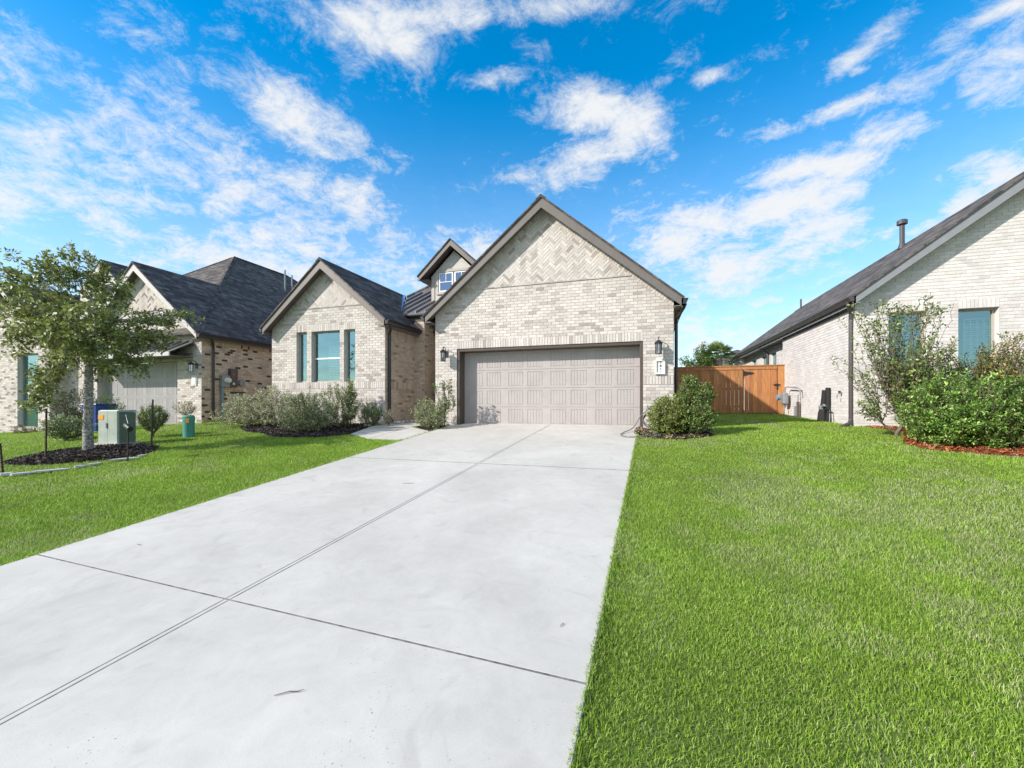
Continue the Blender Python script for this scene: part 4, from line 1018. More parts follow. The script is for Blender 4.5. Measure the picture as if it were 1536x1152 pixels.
m = MB(); m.box(gx1+.02, fx1+.01, fy-.02, fy+.10, gz1(gx1,fy)-.2, 2.02, (.45,.205,.07)); m.build('end_post', WOOD, FN)
gt = MB(); board_run(gt, gx0, gx1, .05, 1.93); gate = gt.build('gate', WOOD, FN)
m = MB(); m.box(gx0, fx1+.02, fy-.05, fy+.10, 1.990, 2.024, CW); m.box(gx0, gx1, fy-.024, fy-.001, 1.87, 1.986, CW); m.build('gate_top_rail', WOOD, gate)
m = MB(); m.face([(gx0-.03, fy-.03, 1.80),(gx0-.03,fy-.03,1.66),(gx0+.02,fy-.03,1.66),(gx0+.30,fy-.03,1.72),(gx0+.30,fy-.03,1.745),(gx0+.02,fy-.03,1.80)]); m.box(gx0-.05,gx0-.01,fy-.035,fy-.02,1.64,1.82); m.box(gx0-.01,gx0+.28,fy-.028,fy-.024,1.715,1.745); m.build('hinge', BLACK, gate)
m = MB(); m.box(gx1-.12, gx1+.10, fy-.035, fy-.02, 1.27, 1.31); m.box(gx1-.02, gx1+.02, fy-.04, fy-.02, 1.12, 1.33); m.tube([(gx1-.06, fy-.05, 1.30), (gx1+.06, fy-.06, 1.26)], .012, 6); m.build('latch', BLACK, gate)
m = MB(); m.box(gx1-.006, gx1+.012, fy-.003, fy+.0, .3, 1.87, (.04,.02,.01)); 
#==PROPS==
# ================================================================== plants
def grow(base, trunk, tips, seg=.14, jit=.03, pull=.28, rtip=.0035, expo=.45, rmax=None, droop=0.0):
    """a branching skeleton: every tip is joined to the nearest wood; returns segments with radii and the tip paths"""
    pos = [np.array(p, float) for p in trunk]; par = [-1] + list(range(len(trunk)-1)); paths = []
    c0 = pos[-1] if len(pos) > 1 else pos[0]
    order = np.argsort([np.linalg.norm(t - c0) for t in tips]); fixed = len(pos)
    A = np.zeros((60000, 3)); A[:len(pos)] = pos; na = len(pos)
    first = 1 if len(trunk) > 2 else 0; start_ok = max(0, len(trunk)-3) if len(trunk) > 3 else 0
    for k in order:
        t = tips[k]; q = t + (c0 - t)*pull; q[2] -= .05
        dd = np.linalg.norm(A[start_ok:na] - q, axis=1) + .6*np.clip(A[start_ok:na, 2] - t[2] + .02, 0, 9)
        j = int(np.argmin(dd)) + start_ok; p0 = A[j].copy(); n = max(1, int(np.linalg.norm(t-p0)/seg)); path = [j]; L_ = np.linalg.norm(t-p0)
        side = rng.normal(size=3) * L_ * .06; prevj = j
        for i in range(1, n+1):
            f = i/n; p = p0 + (t-p0)*f + side*math.sin(math.pi*f) + (rng.normal(size=3)*jit if i < n else 0); p[2] += math.sin(math.pi*f)*L_*(.05 - droop)
            pos.append(p); par.append(prevj); A[na] = p; prevj = na; na += 1; path.append(prevj)
        paths.append(path)
    cnt = np.zeros(na); 
    for pth in paths: cnt[pth[-1]] += 1
    for i in range(na-1, 0, -1):
        if par[i] >= 0: cnt[par[i]] += cnt[i]
    rad = rtip * np.maximum(cnt, 1)**expo
    if rmax: rad = np.minimum(rad, rmax)
    return A[:na].copy(), par, rad, paths
def wood_mesh(A, par, rad, sides=5, keep=0, colr=(.2,.17,.13)):
    m = MB()
    v = []; f = []; n = 0
    for i in range(len(A)):
        j = par[i]
        if j < 0 or rad[i] < keep: continue
        a, b = A[j], A[i]; t = b-a; l = np.linalg.norm(t)
        if l < 1e-5: continue
        t /= l; u = np.cross(t, [0.3,.2,.93]); nu = np.linalg.norm(u)
        if nu < .05: u = np.cross(t, [1,0,0]); nu = np.linalg.norm(u)
        u /= nu; w_ = np.cross(t, u); r0 = min(rad[j], rad[i]*1.25); r1 = rad[i]; ns = 8 if r1 > .03 else sides
        for q, r in ((a - t*r0*.3, r0), (b + t*r1*.2, r1)):
            for k in range(ns):
                an = 2*math.pi*k/ns; v.append(q + r*(u*math.cos(an) + w_*math.sin(an)))
        for k in range(ns): f.append((n+k, n+ns+k, n+ns+(k+1)%ns, n+(k+1)%ns))
        n += 2*ns
    return np.array(v), f
def leaves(A, paths, per, size, pal, width=.45, spread=.07, along=.45, up=.45, hue=.18, fold=.15, droop=0.0):
    C = []; D = []; K = []
    for p in paths:
        pts = A[p]; k = rng.poisson(per) if per > 3 else per
        if k == 0: continue
        s = 1 - rng.random(k)**1.3 * along; idx = s*(len(pts)-1); i0 = np.clip(idx.astype(int), 0, len(pts)-2); fr = (idx-i0)[:,None]
        c = pts[i0]*(1-fr) + pts[i0+1]*fr; ax = pts[-1]-pts[max(0,len(pts)-3)]; ax = ax/(np.linalg.norm(ax)+1e-9)
        d = rng.normal(size=(k,3)); d /= np.linalg.norm(d,axis=1)[:,None]; d = d + ax*.55; d[:,2] -= droop
        d /= np.linalg.norm(d,axis=1)[:,None]
        C.append(c + d*rng.uniform(0, spread, (k,1))); D.append(d)
        K.append(np.array(pal)[rng.integers(0, len(pal), k)] * rng.uniform(1-hue, 1+hue) * rng.uniform(.82, 1.18, (k,1)))
    C = np.concatenate(C); D = np.concatenate(D); K = np.concatenate(K); n = len(C)
    nr = rng.normal(size=(n,3)) + [0,0,up*2.2]; sd = np.cross(D, nr); sd /= np.linalg.norm(sd,axis=1)[:,None]+1e-9; nn = np.cross(sd, D)
    L_ = size * rng.uniform(.65, 1.25, (n,1)); W_ = L_*width*.5
    v = np.stack([C, C + D*L_*.5 + sd*W_ + nn*L_*fold, C + D*L_, C + D*L_*.5 - sd*W_ + nn*L_*fold], 1).reshape(-1,3)
    return v, K
def in_blobs(blobs, n, shell=.0):
    w_ = np.array([b[6] for b in blobs], float); w_ /= w_.sum(); k = rng.choice(len(blobs), n, p=w_); out = []
    for i in k:
        b = blobs[i]; d = rng.normal(size=3); d /= np.linalg.norm(d); r = rng.random()**(1/3) if rng.random() > shell else rng.uniform(.78, 1.0)
        if rng.random() < .07 and d[2] > -.1: r = rng.uniform(1.0, 1.28)
        out.append(np.array(b[:3]) + d*r*np.array(b[3:6]))
    return out
def plant(name, label, cat, base, blobs, tips, per, size, pal, group=None, trunk=None, stem_name='stems', leaf_name='foliage', wood=None, flowers=None, shell=.35, kw={}, lw={}, smooth_wood=True):
    gzb = gz1(*base); t = thing(name, (base[0], base[1], gzb), label, cat, group)
    trunk = trunk or [(base[0], base[1], gzb-.03), (base[0], base[1], gzb+.06)]
    T = [p for p in in_blobs(blobs, tips, shell)]
    T = [np.array([p[0], p[1], max(p[2], gz1(p[0], p[1]) + .05)]) for p in T]
    A, par, rad, paths = grow(base, trunk, T, **kw)
    v, f = wood_mesh(A, par, rad); link_mesh(stem_name, v, f, None, wood or TWIG, t, smooth=smooth_wood)
    lv, K = leaves(A, paths, per, size, np.array(pal)*1.55, **lw); fast_mesh(leaf_name, lv, 4, K, LEAF, t)
    if flowers:
        nf, fs, fp = flowers
        for i in rng.choice(len(paths), nf, replace=False):
            c = A[paths[i][-1]] + [0, 0, .02]; m = MB(); col = fp[rng.integers(len(fp))]
            for r in range(3):
                for a in range(6 - r):
                    an = 2*math.pi*a/(6-r) + r*.5; rr = fs*(1-.28*r); d = np.array([math.cos(an), -abs(math.sin(an))*.9 if math.sin(an) < 0 else math.sin(an), .35+.35*r]); s_ = np.array([-math.sin(an), math.cos(an), 0])
                    kk = rng.uniform(.8, 1.15); cc = tuple(x*kk for x in col)
                    m.face([c, c+d*rr*.6+s_*rr*.38, c+d*rr, c+d*rr*.6-s_*rr*.38], cc)
            m.build('flower', PETAL, t)
    return t, A, paths
GREEN = [(.085,.15,.03),(.06,.115,.02),(.13,.20,.045),(.045,.085,.018)]
OLIVE = [(.135,.155,.04),(.095,.115,.028),(.18,.195,.055),(.05,.072,.02),(.20,.22,.09)]
SILVERG = [(.40,.39,.26),(.29,.30,.18),(.48,.47,.35),(.16,.19,.10),(.10,.135,.06)]
YELLG = [(.17,.22,.04),(.12,.17,.03),(.24,.27,.06)]
DEEP = [(.04,.085,.02),(.06,.12,.025),(.03,.065,.018),(.10,.17,.04)]
REDT = [(.10,.12,.03),(.20,.10,.035),(.07,.11,.025),(.15,.14,.04),(.28,.12,.05)]

# --- front yard tree -----------------------------------------------------
TX, TY = -10.95, 5.50; TD = math.hypot(TX, TY)
def Q(px, py, D=TD):
    d = ray(px, py); t = D/math.hypot(d[0], d[1]); return np.array([d[0]*t, d[1]*t, EYE+d[2]*t]), t
def view_blobs(lst, D, depth=1.0):
    out = []
    for (px, py, rx, ry, w_, *dd) in lst:
        dep = D + (dd[0] if dd else 0); c, t = Q(px, py, dep); a = (px-768)/F
        out.append((c[0], c[1], c[2], rx*dep/F/(1+a*a)*1.0, min(depth, rx*dep/F/(1+a*a)*1.3), ry*t/F, w_))
    # swap so that the wide axis lies across the line of sight: radii are kept equal in x and y for that
    return [(b[0], b[1], b[2], (b[3]+b[4])/2, (b[3]+b[4])/2, b[5], b[6]) for b in out]
tb = view_blobs([(118,470,70,70,16,.0),(70,445,50,45,8,.4),(60,470,50,50,6,-.6),(115,405,48,32,7,.2),(70,400,34,24,3,0),(165,430,34,38,5,.3),(190,490,48,38,8,-.3),(235,500,34,26,5,0),(262,480,28,16,3,.2),(295,474,20,6,1.6,0),
    (18,480,34,46,6,.2),(10,415,26,24,3,0),(8,378,14,8,1,0),(62,571,28,15,4,-.2),(58,612,24,9,2.2,.2),(25,520,30,22,3,.4),(150,540,52,32,7,.3),(205,540,26,20,3,-.3),(212,566,12,10,.8,0),(100,525,45,24,5,-.6),(130,500,60,50,8,-1.0),(130,480,60,60,8,1.0),(60,592,25,12,1.2,0)], TD)
gb = gz1(TX, TY)
trk = [(TX, TY, gb-.08), (TX+.005, TY, gb+.25), (TX-.01, TY, gb+.6), (TX+.01, TY+.01, gb+.95), (TX, TY, gb+1.2), (TX-.02, TY+.02, gb+1.45), (TX+.02, TY, gb+1.75), (TX+.05, TY+.02, gb+2.1), (TX+.03, TY, gb+2.5), (TX, TY+.03, gb+3.0)]
def grow_tree():
    t = thing('young_oak_tree', (TX, TY, gb), 'young tree with grey trunk and loose olive crown inside the mulch ring', 'tree')
    T = in_blobs(tb, 680, .25); T = [p for p in T]
    A, par, rad, paths = grow((TX,TY), trk, T, seg=.17, jit=.035, pull=.42, rtip=.0032, expo=.47)
    nt_ = len(trk)
    for i in range(nt_): rad[i] = max(rad[i]*.5, np.interp(i, [0,1,3,5,nt_-1], [.105,.088,.080,.075,.03])) if i < nt_-1 else .03
    v, f = wood_mesh(A, par, np.minimum(rad, .10), 6); link_mesh('trunk', v, f, None, BARK, t, smooth=True)
    lv, K = leaves(A, paths, 22, .084, np.array(OLIVE)*2.1, width=.5, spread=.055, along=.55, up=.5, hue=.25); fast_mesh('crown', lv, 4, K, LEAF, t)
    m = MB(); c = np.array([TX, TY, gb+1.16])
    m.tube([c + np.array([.10*math.cos(a), .10*math.sin(a), .01*math.sin(3*a)]) for a in np.linspace(0, 2*math.pi, 17)], .008, 6); m.build('tree_tie', WHITESTONE, t)
grow_tree()

# --- shrubs in front of the wing -----------------------------------------
def B_(px, py_top, y, r, ztop=None, kx=1.0):
    """centre and radii of a rounded bush at depth y whose top shows at py_top"""
    p = P(px, py_top, y); g = gz1(p[0], y); h = p[2] - g
    return (p[0], y, g + h*.52, r*kx, r, h*.48, 1.0), (p[0], y), h
SIL = dict(width=.52, spread=.05, along=.6, up=.3, hue=.2)
sil_lab = ['silvery grey green shrub at the left end of the wing bed, leaning over the grass', 'silvery grey green shrub below the narrow left window of the wing', 'silvery grey green shrub bulging to the bed edge below the wide window', 'silvery twiggy shrub against the wing wall under the right narrow window']
for i, (px, top, y, r, n) in enumerate([(366, 590, 9.6, .60, 300), (412, 578, 9.75, .58, 300), (462, 586, 8.95, .74, 430), (512, 572, 9.8, .52, 260)]):
    b, base, h = B_(px, top, y, r); bl = [b, (b[0]-.25, b[1]+.05, b[2]+b[5]*.35, .45, .45, b[5]*.66, .45), (b[0]+.28, b[1]-.1, b[2]-.15, .55, .5, b[5]*.75, .6), (b[0]-.1, b[1]-.25, b[2]-b[5]*.5, .7, .5, b[5]*.5, .6)]
    plant('silver_shrub', sil_lab[i], 'shrub', base, bl, n, 28, .040, [SILVERG, SILVERG, SILVERG[:2]+GREEN[:2], SILVERG[1:]+GREEN[:1]][i], 'silvery shrubs by the house', lw=SIL, kw=dict(seg=.11, jit=.02, rtip=.0022, expo=.42), shell=.45)
b, base, h = B_(523, 573, 9.75, .20); plant('upright_green_shrub', 'narrow upright green shrub right of the silvery shrubs below the narrow window', 'shrub', base, [b, (b[0]+.12,b[1],b[2]+.1,.16,.16,b[5]*.7,.5)], 90, 24, .045, DEEP, lw=dict(width=.4, spread=.05, along=.7, up=.4))
b, base, h = B_(557, 603, 9.9, .30); plant('round_green_bush', 'small round dark green bush near the downspout of the wing', 'shrub', base, [b], 120, 24, .036, DEEP, lw=dict(width=.45, spread=.04, along=.7, up=.4))
b, base, h = B_(526, 562, 9.9, .07); plant('leafy_shoot', 'tall yellow green shoot rising in front of the right narrow window', 'plant', base, [(b[0], b[1], b[2]+b[5]*.55, .10, .10, b[5]*.42, 1)], 26, 14, .06, YELLG, lw=dict(width=.35, spread=.04, along=.7))
b, base, h = B_(583, 612, 10.1, .16); plant('twiggy_shrub', 'small sparse silvery shrub at the foot of the wing corner', 'shrub', base, [b], 40, 9, .034, SILVERG, lw=SIL)
# beside the garage door
b, base, h = B_(645, 596, 9.78, .46); plant('silver_shrub', 'rounded silvery green shrub between the walkway and the garage door', 'shrub', base, [(b[0], b[1], b[2]-.02, .47, .40, b[5]*1.0, 1), (b[0]+.22, b[1]-.05, b[2]-.1, .28, .28, b[5]*.7, .4)], 260, 26, .036, SILVERG[:2]+[(.13,.18,.07),(.20,.24,.12),(.09,.13,.04)], 'silvery shrubs by the house', lw=SIL, kw=dict(seg=.11, jit=.02, rtip=.0022))
b, base, h = B_(667, 568, 10.05, .25); q1 = P(671, 575, 10.05); q2 = P(652, 577, 10.05); q3 = P(672, 603, 10.05)
plant('rose_bush', 'rose bush with pink and red blooms on the pier left of the garage door', 'rose bush', base,
      [(q1[0], 10.05, q1[2]-.05, .24, .16, .14, 1), (q2[0], 10.0, q2[2]-.05, .09, .09, .07, .3), (q3[0], 10.05, q3[2], .24, .18, .30, 1.3)], 64, 15, .046, GREEN, flowers=(7, .055, [(.62,.03,.05),(.75,.12,.12),(.80,.35,.33)]), lw=dict(width=.6, spread=.04, along=.5, up=.4), kw=dict(rtip=.003))
# right of the garage
b, base, h = B_(1001, 592, 9.75, .42); plant('clipped_shrub', 'round yellowish green shrub touching the right edge of the garage door', 'shrub', base, [(b[0]+.02, b[1], b[2], .37, .42, b[5]*1.02, 1), (b[0]-.02,b[1]-.1,b[2]-.15,.42,.4,b[5]*.8,.6)], 430, 28, .038, [(.21,.25,.055),(.14,.185,.04),(.28,.31,.09),(.07,.11,.025)], lw=dict(width=.5, spread=.04, along=.6, up=.4), kw=dict(seg=.11, jit=.02))
b, base, h = B_(1038, 562, 9.9, .42); plant('holly_shrub', 'taller glossy green shrub with an uneven top in front of the wooden fence', 'shrub', base, [(b[0], b[1], b[2]-.1, .42, .45, b[5]*.88, 1), (b[0]+.22, b[1], b[2]+.22, .24, .26, .26, .35), (b[0]-.05, b[1], b[2]+.38, .22, .22, .24, .3), (b[0]+.05, b[1]-.2, b[2]-.35, .42, .4, .30, .5)], 480, 26, .044, DEEP+[(.13,.19,.05),(.20,.26,.08),(.22,.28,.07),(.16,.22,.05)], lw=dict(width=.5, spread=.045, along=.6, up=.5), kw=dict(seg=.11, jit=.025))

# --- right neighbour's bed ------------------------------------------------
def rise(px, py, y): return P(px, py, y)
yb_ = 10.1; tall = []
for (px, py, r, rz, w_) in [(1275,470,14,22,1),(1262,535,14,14,.8),(1303,500,18,28,2),(1322,455,10,16,1),(1345,470,16,20,1.5),(1378,455,14,16,1.2),(1400,465,10,12,.7),(1412,462,8,10,.5),(1290,560,22,24,2),(1335,540,34,40,6),(1380,530,28,42,5),(1330,590,34,32,4),(1375,590,34,40,5),(1410,520,18,28,2),(1420,560,20,25,2),(1300,610,18,16,1.4)]:
    c = rise(px, py, yb_); s = yb_/(F*(math.cos(R(YAW))+math.sin(R(YAW))*(px-768)/F)**2); tall.append((c[0], yb_, c[2], r*s, .45, rz*s*1.0, w_))
bx_ = rise(1345, 640, yb_)[0]
plant('tall_loose_shrub', 'tall loose shrub with long upright shoots at the corner of the white house', 'shrub', (bx_, yb_), tall, 300, 21, .064, GREEN+[(.16,.22,.06),(.20,.25,.08),(.20,.16,.06)], lw=dict(width=.5, spread=.05, along=.75, up=.35, hue=.22), kw=dict(seg=.15, jit=.02, pull=.5, rtip=.0035, expo=.40), shell=.2)
def bushr(px, top, y, r, kx=1.1):
    p = P(px, top, y); g = gz1(p[0], y); h = p[2]-g; return (p[0], y, g+h*.5, r*kx, r, h*.5, 1.0), (p[0], y)
b, base = bushr(1455, 556, 9.40, .86); x0_, y0_, z0_ = b[:3]
plant('broad_evergreen_shrub', 'broad dense glossy green shrub filling the front of the red mulch bed', 'shrub', base, [b, (x0_-.50, y0_, z0_-.08, .58, .6, b[5]*.88, .7), (x0_+.6, y0_+.1, z0_+.02, .6, .6, b[5]*.95, .7), (x0_, y0_-.40, z0_-.25, .95, .45, b[5]*.62, .8), (x0_-.45, y0_-.3, z0_-.35, .6, .45, b[5]*.5, .5), (x0_-.3, y0_, z0_+b[5]*.7, .25, .25, .25, .1)], 900, 24, .060, [(.08,.18,.025),(.14,.26,.04),(.05,.11,.018),(.23,.34,.08),(.30,.38,.12)], lw=dict(width=.38, spread=.05, along=.6, up=.9, hue=.15), kw=dict(seg=.14, jit=.03), shell=.6)
b, base = bushr(1462, 522, 10.6, .58); x0_, y0_, z0_ = b[:3]
plant('reddish_nandina', 'taller shrub with bronze red tips behind the broad evergreen, under the second window', 'shrub', base, [b, (x0_-.55, y0_, z0_-.02, .5, .5, b[5]*.95, .8), (x0_-.95, y0_-.1, z0_-.15, .4, .4, b[5]*.85, .5), (x0_+.5, y0_, z0_+.0, .55, .5, b[5]*.98, .8)], 620, 22, .058, REDT+GREEN+GREEN, lw=dict(width=.36, spread=.06, along=.6, up=.5, hue=.3), kw=dict(seg=.14, jit=.03, pull=.4))
b, base = bushr(1520, 492, 10.3, .55); x0_, y0_, z0_ = b[:3]
plant('yellow_tipped_shrub', 'shrub with yellow and orange tips cut by the right edge of the photo', 'shrub', base, [b, (x0_+.5, y0_-.4, z0_-.1, .5, .5, b[5]*.9, .8)], 330, 20, .062, [(.18,.20,.04),(.10,.15,.03),(.30,.22,.05),(.34,.14,.04),(.07,.12,.03)], lw=dict(width=.4, spread=.06, along=.6, up=.4, hue=.3), kw=dict(seg=.14, jit=.03, pull=.4))
b, base = bushr(1530, 565, 9.3, .6); plant('broad_evergreen_shrub', 'second dense green shrub at the far right end of the red mulch bed', 'shrub', (base[0]+.35, base[1]), [(b[0]+.35,)+b[1:]], 520, 26, .050, DEEP, lw=dict(width=.4, spread=.05, along=.6, up=.8), kw=dict(seg=.14, jit=.03), shell=.6)

# --- left background shrubs ----------------------------------------------
b, base, h = B_(229, 606, 7.5, .34); plant('bright_green_bush', 'bright green feathery bush beside the utility cabinet on the left lawn', 'shrub', base, [(b[0],b[1],b[2]+.05,.28,.33,b[5]*.85,1)], 200, 24, .040, [(.13,.18,.05),(.09,.14,.03),(.17,.22,.07)], lw=dict(width=.35, spread=.05, along=.6))
b, base, h = B_(277, 598, 9.3, .40); plant('sparse_mauve_shrub', 'sparse bare looking shrub beside the left neighbour garage pier', 'shrub', base, [(b[0],b[1],b[2]+.12,.34,.34,b[5]*.6,1)], 90, 12, .036, SILVERG[:3]+[(.16,.13,.10)], lw=SIL, kw=dict(rtip=.003))
b, base, h = B_(100, 622, 6.9, .48); plant('rounded_grey_bush', 'rounded grey green bush directly left of the tree trunk', 'shrub', base, [(b[0],b[1],b[2],.42,.5,b[5],1)], 240, 22, .042, SILVERG[1:]+GREEN, lw=SIL)
b, base, h = B_(112, 580, 9.0, .5); plant('dark_background_bush', 'dark bush at the neighbour entry behind the tree trunk', 'shrub', base, [(b[0],b[1],b[2],.75,.6,b[5],1)], 220, 20, .05, [(.05,.07,.03),(.08,.09,.05),(.03,.045,.02)], lw=SIL)
b, base, h = B_(39, 640, 9.0, .3); plant('dry_low_bush', 'low brownish bush at the foot of the far left window', 'shrub', base, [(b[0],b[1],b[2],.5,.3,max(b[5],.2),1)], 70, 14, .04, [(.16,.13,.08),(.12,.12,.06)], lw=SIL)
b, base, h = B_(165, 590, 8.8, .3); plant('green_wall_bush', 'green bush in front of the neighbour garage door behind the utility cabinet', 'shrub', base, [(b[0],b[1],b[2],.5,.4,b[5],1)], 130, 18, .045, GREEN, lw=SIL)
# --- beyond the fence -----------------------------------------------------
c = P(1052, 535, 26); g_ = .25
plant('small_broadleaf_tree', 'small leafy tree rising behind the fence left of the palm', 'tree', (c[0], 26), [(c[0], 26, 2.55, .95, .9, .75, 3), (c[0]+.1, 26, 3.5, .45, .5, .65, 1.3), (c[0]-.9, 26, 3.0, .35, .4, .35, .35), (c[0]+.3, 26, 3.1, .8, .6, .4, 1)], 230, 26, .11, GREEN+[(.13,.17,.06),(.17,.20,.08)], trunk=[(c[0], 26, .1), (c[0], 26, .8), (c[0]+.02, 26, 1.5), (c[0], 26, 2.0)], stem_name='trunk', leaf_name='crown', lw=dict(width=.5, spread=.12, along=.6), kw=dict(seg=.25, jit=.05, rtip=.006), wood=BARK)
def palm(x, y, zt):
    g = gz1(x, y); t = thing('fan_palm', (x, y, g), 'small fan palm showing its fronds above the back fence', 'palm')
    m = MB(); m.tube([(x, y, g-.05), (x+.03, y, g+1.0), (x, y, zt-.7)], [.20, .16, .15], 10); m.build('trunk', BARK, t)
    vv = []; KK = []
    for i in range(46):
        az = rng.uniform(0, 2*math.pi); el = rng.uniform(-.5, 1.35); d = np.array([math.cos(az)*math.cos(el), math.sin(az)*math.cos(el), math.sin(el)])
        c0 = np.array([x, y, zt-.7]); ln = rng.uniform(.45, .62); hub = c0 + d*ln; sd = np.cross(d, [0,0,1.]); sd /= np.linalg.norm(sd)+1e-6; up = np.cross(sd, d); col = 2.0*np.array([(.10,.15,.045),(.16,.20,.08),(.07,.11,.03)][i%3])
        vv += [c0-sd*.012, c0+sd*.012, hub+sd*.008, hub-sd*.008]; KK.append(col*.8)
        for a in np.linspace(-1.35, 1.35, 20):
            e = d*math.cos(a) + sd*math.sin(a) + up*rng.normal()*.08; l = rng.uniform(.42, .55)*(1-.12*abs(a)); tp = hub + e*l; tp[2] -= .10*l; q = np.cross(e, up)*.026
            vv += [hub, hub+e*l*.5+q, tp, hub+e*l*.5-q]; KK.append(col*rng.uniform(.8, 1.2))
    fast_mesh('fronds', np.array(vv), 4, np.array(KK), LEAF, t)
c = P(1078, 522, 24.5); palm(c[0], 24.5, c[2]+.15)

# ================================================================== small things on the left lawn
gx_, gy_ = -11.72, 6.42; g = gz1(gx_, gy_)
U = thing('utility_cabinet', (gx_, gy_, g), 'pale green metal utility cabinet standing on the left lawn behind the tree', 'utility box')
def rotbox(m, cx, cy, z0, z1, w_, d_, ang, dx=0, dy=0, col=None, taper=0):
    ca, sa = math.cos(ang), math.sin(ang)
    def T(a, b): a += dx; b += dy; return (cx+a*ca-b*sa, cy+a*sa+b*ca)
    p = [T(-w_/2,-d_/2), T(w_/2,-d_/2), T(w_/2,d_/2), T(-w_/2,d_/2)]; q = [T(-w_/2+taper,-d_/2+taper), T(w_/2-taper,-d_/2+taper), T(w_/2-taper,d_/2-taper), T(-w_/2+taper,d_/2-taper)]
    m.hexa([(x, y, z0) for x, y in p] + [(x, y, z1) for x, y in q], col)
AN = .10
m = MB(); rotbox(m, gx_, gy_, g-.02, g+.06, .66, .52, AN); m.build('pad', FOUND, U)
m = MB(); rotbox(m, gx_, gy_, g+.06, g+.76, .56, .34, AN, 0, .03); m.build('cabinet_body', TRANSF_SHADE, U, bevel=.01)
m = MB()
rotbox(m, gx_, gy_, g+.05, g+.80, .28, .05, AN, -.145, -.165); rotbox(m, gx_, gy_, g+.05, g+.80, .28, .05, AN, .142, -.17)
m.build('cabinet_doors', TRANSF_LIT, U, bevel=.008)
m = MB(); rotbox(m, gx_, gy_, g+.765, g+.815, .60, .42, AN, 0, .02, taper=.03); m.build('cabinet_lid', TRANSF_LIT, U, bevel=.008)
m = MB(); rotbox(m, gx_, gy_, g+.60, g+.70, .16, .006, AN, -.20, -.194); m.build('warning_label', ORANGE, U)
m = MB(); rotbox(m, gx_, gy_, g+.40, g+.52, .03, .03, AN, -.02, -.20); m.build('handle', GALV, U)
px_, py_ = -11.2, 7.66; g = gz1(px_, py_); T_ = thing('cable_pedestal', (px_, py_, g), 'short teal green utility pedestal on the grass left of the silvery shrubs', 'utility post')
m = MB(); m.tube([(px_,py_,g-.03),(px_,py_,g+.40)], .125, 20); m.tube([(px_,py_,g+.40),(px_,py_,g+.52),(px_,py_,g+.555)], [.132,.132,.10], 20); m.build('pedestal_shell', TEAL, T_, smooth=False)
m = MB(); rotbox(m, px_, py_, g+.36, g+.48, .07, .006, .6, .02, -.134); m.build('label_plate', ORANGE, T_)
# posts
stl = ['dark metal stake standing left of the tree ring', 'black stake standing in the grass right of the utility cabinet', 'short leaning dark stake at the left edge of the photo']
for i, (x, y, h, lean) in enumerate([(-11.1, 4.93, 1.0, .03), (-10.05, 6.11, 1.07, .05), (-10.15, 4.0, .52, -.10)]):
    g = gz1(x, y); t = thing('garden_stake', (x, y, g), stl[i], 'stake', 'dark stakes around the young tree'); m = MB(); top = np.array([x+lean, y, g+h]); bt = np.array([x, y, g-.1])
    m.hexa([bt+[-.014,-.012,0],bt+[.014,-.012,0],bt+[.014,-.006,0],bt+[-.014,-.006,0],top+[-.014,-.012,0],top+[.014,-.012,0],top+[.014,-.006,0],top+[-.014,-.006,0]])
    m.hexa([bt+[-.004,-.006,0],bt+[.004,-.006,0],bt+[.004,.014,0],bt+[-.004,.014,0],top+[-.004,-.006,0],top+[.004,-.006,0],top+[.004,.014,0],top+[-.004,.014,0]])
    for k in range(7):
        f = .12 + k*.12; p = bt*(1-f)+top*f; m.box(p[0]-.010, p[0]+.010, p[1]-.022, p[1]-.010, p[2], p[2]+.012)
    m.build('stake_bar', RUST if i != 1 else BLACK, t)
x, y = -9.16, 5.18; g = gz1(x, y); t = thing('garden_spotlight', (x, y, g), 'small black spotlight on a rusty stake at the right of the tree ring', 'garden light')
m = MB(); m.tube([(x, y, g-.08), (x+.01, y, g+.55)], .013, 8); m.build('stake_bar', RUST, t)
m = MB(); m.tube([(x+.01, y, g+.53), (x+.01, y, g+.60)], .022, 8); m.tube([(x+.09,y-.01,g+.60),(x-.03,y+.02,g+.64),(x-.09,y+.04,g+.66)], [.045,.055,.058], 14); m.tube([(x+.05,y,g+.60),(x+.10,y-.01,g+.575)],[.03,.03],8); m.build('lamp_head', BLACK, t)
m = MB(); m.tube([(x-.088,y+.04,g+.66),(x-.094,y+.042,g+.662)], .05, 14); m.build('lens', SILVER, t)
m = MB(); m.tube([(x-.02,y+.02,g+.68),(x-.12,y+.05,g+.80),(x-.16,y+.06,g+.86)], .006, 6); m.build('stay_rod', GALV, t)
# flagstones round the mulch ring
k = 0
for (px, py, L_, w_, an) in [(188,690,.46,.15,.25),(142,698,.20,.10,.35),(120,702,.16,.09,.1),(76,707,.50,.16,.10),(34,712,.30,.13,.12),(10,713,.16,.12,-.1),(213,685,.16,.10,.9)]:
    d = ray(px, py); t_ = 1.541/(-d[2] + .0887*d[1]); x, y = d[0]*t_, d[1]*t_; g = gz1(x, y); an += math.atan2(y, x) + math.pi/2
    pts = []; n = 9
    for i in range(n):
        a = 2*math.pi*i/n; r = rng.uniform(.85, 1.1); u, v_ = L_/2*math.cos(a)*r, w_/2*math.sin(a)*r; pts.append((x+u*math.cos(an)-v_*math.sin(an), y+u*math.sin(an)+v_*math.cos(an), g+.005))
    m = MB(); m.prism(pts, (0,0,.022+.008*(k%3))); o = m.build('flagstone', STONE, None, bevel=.012)
    tag(o, 'pale grey flagstone edging the mulch ring of the young tree', 'stone', 'flagstones round the tree ring'); k += 1
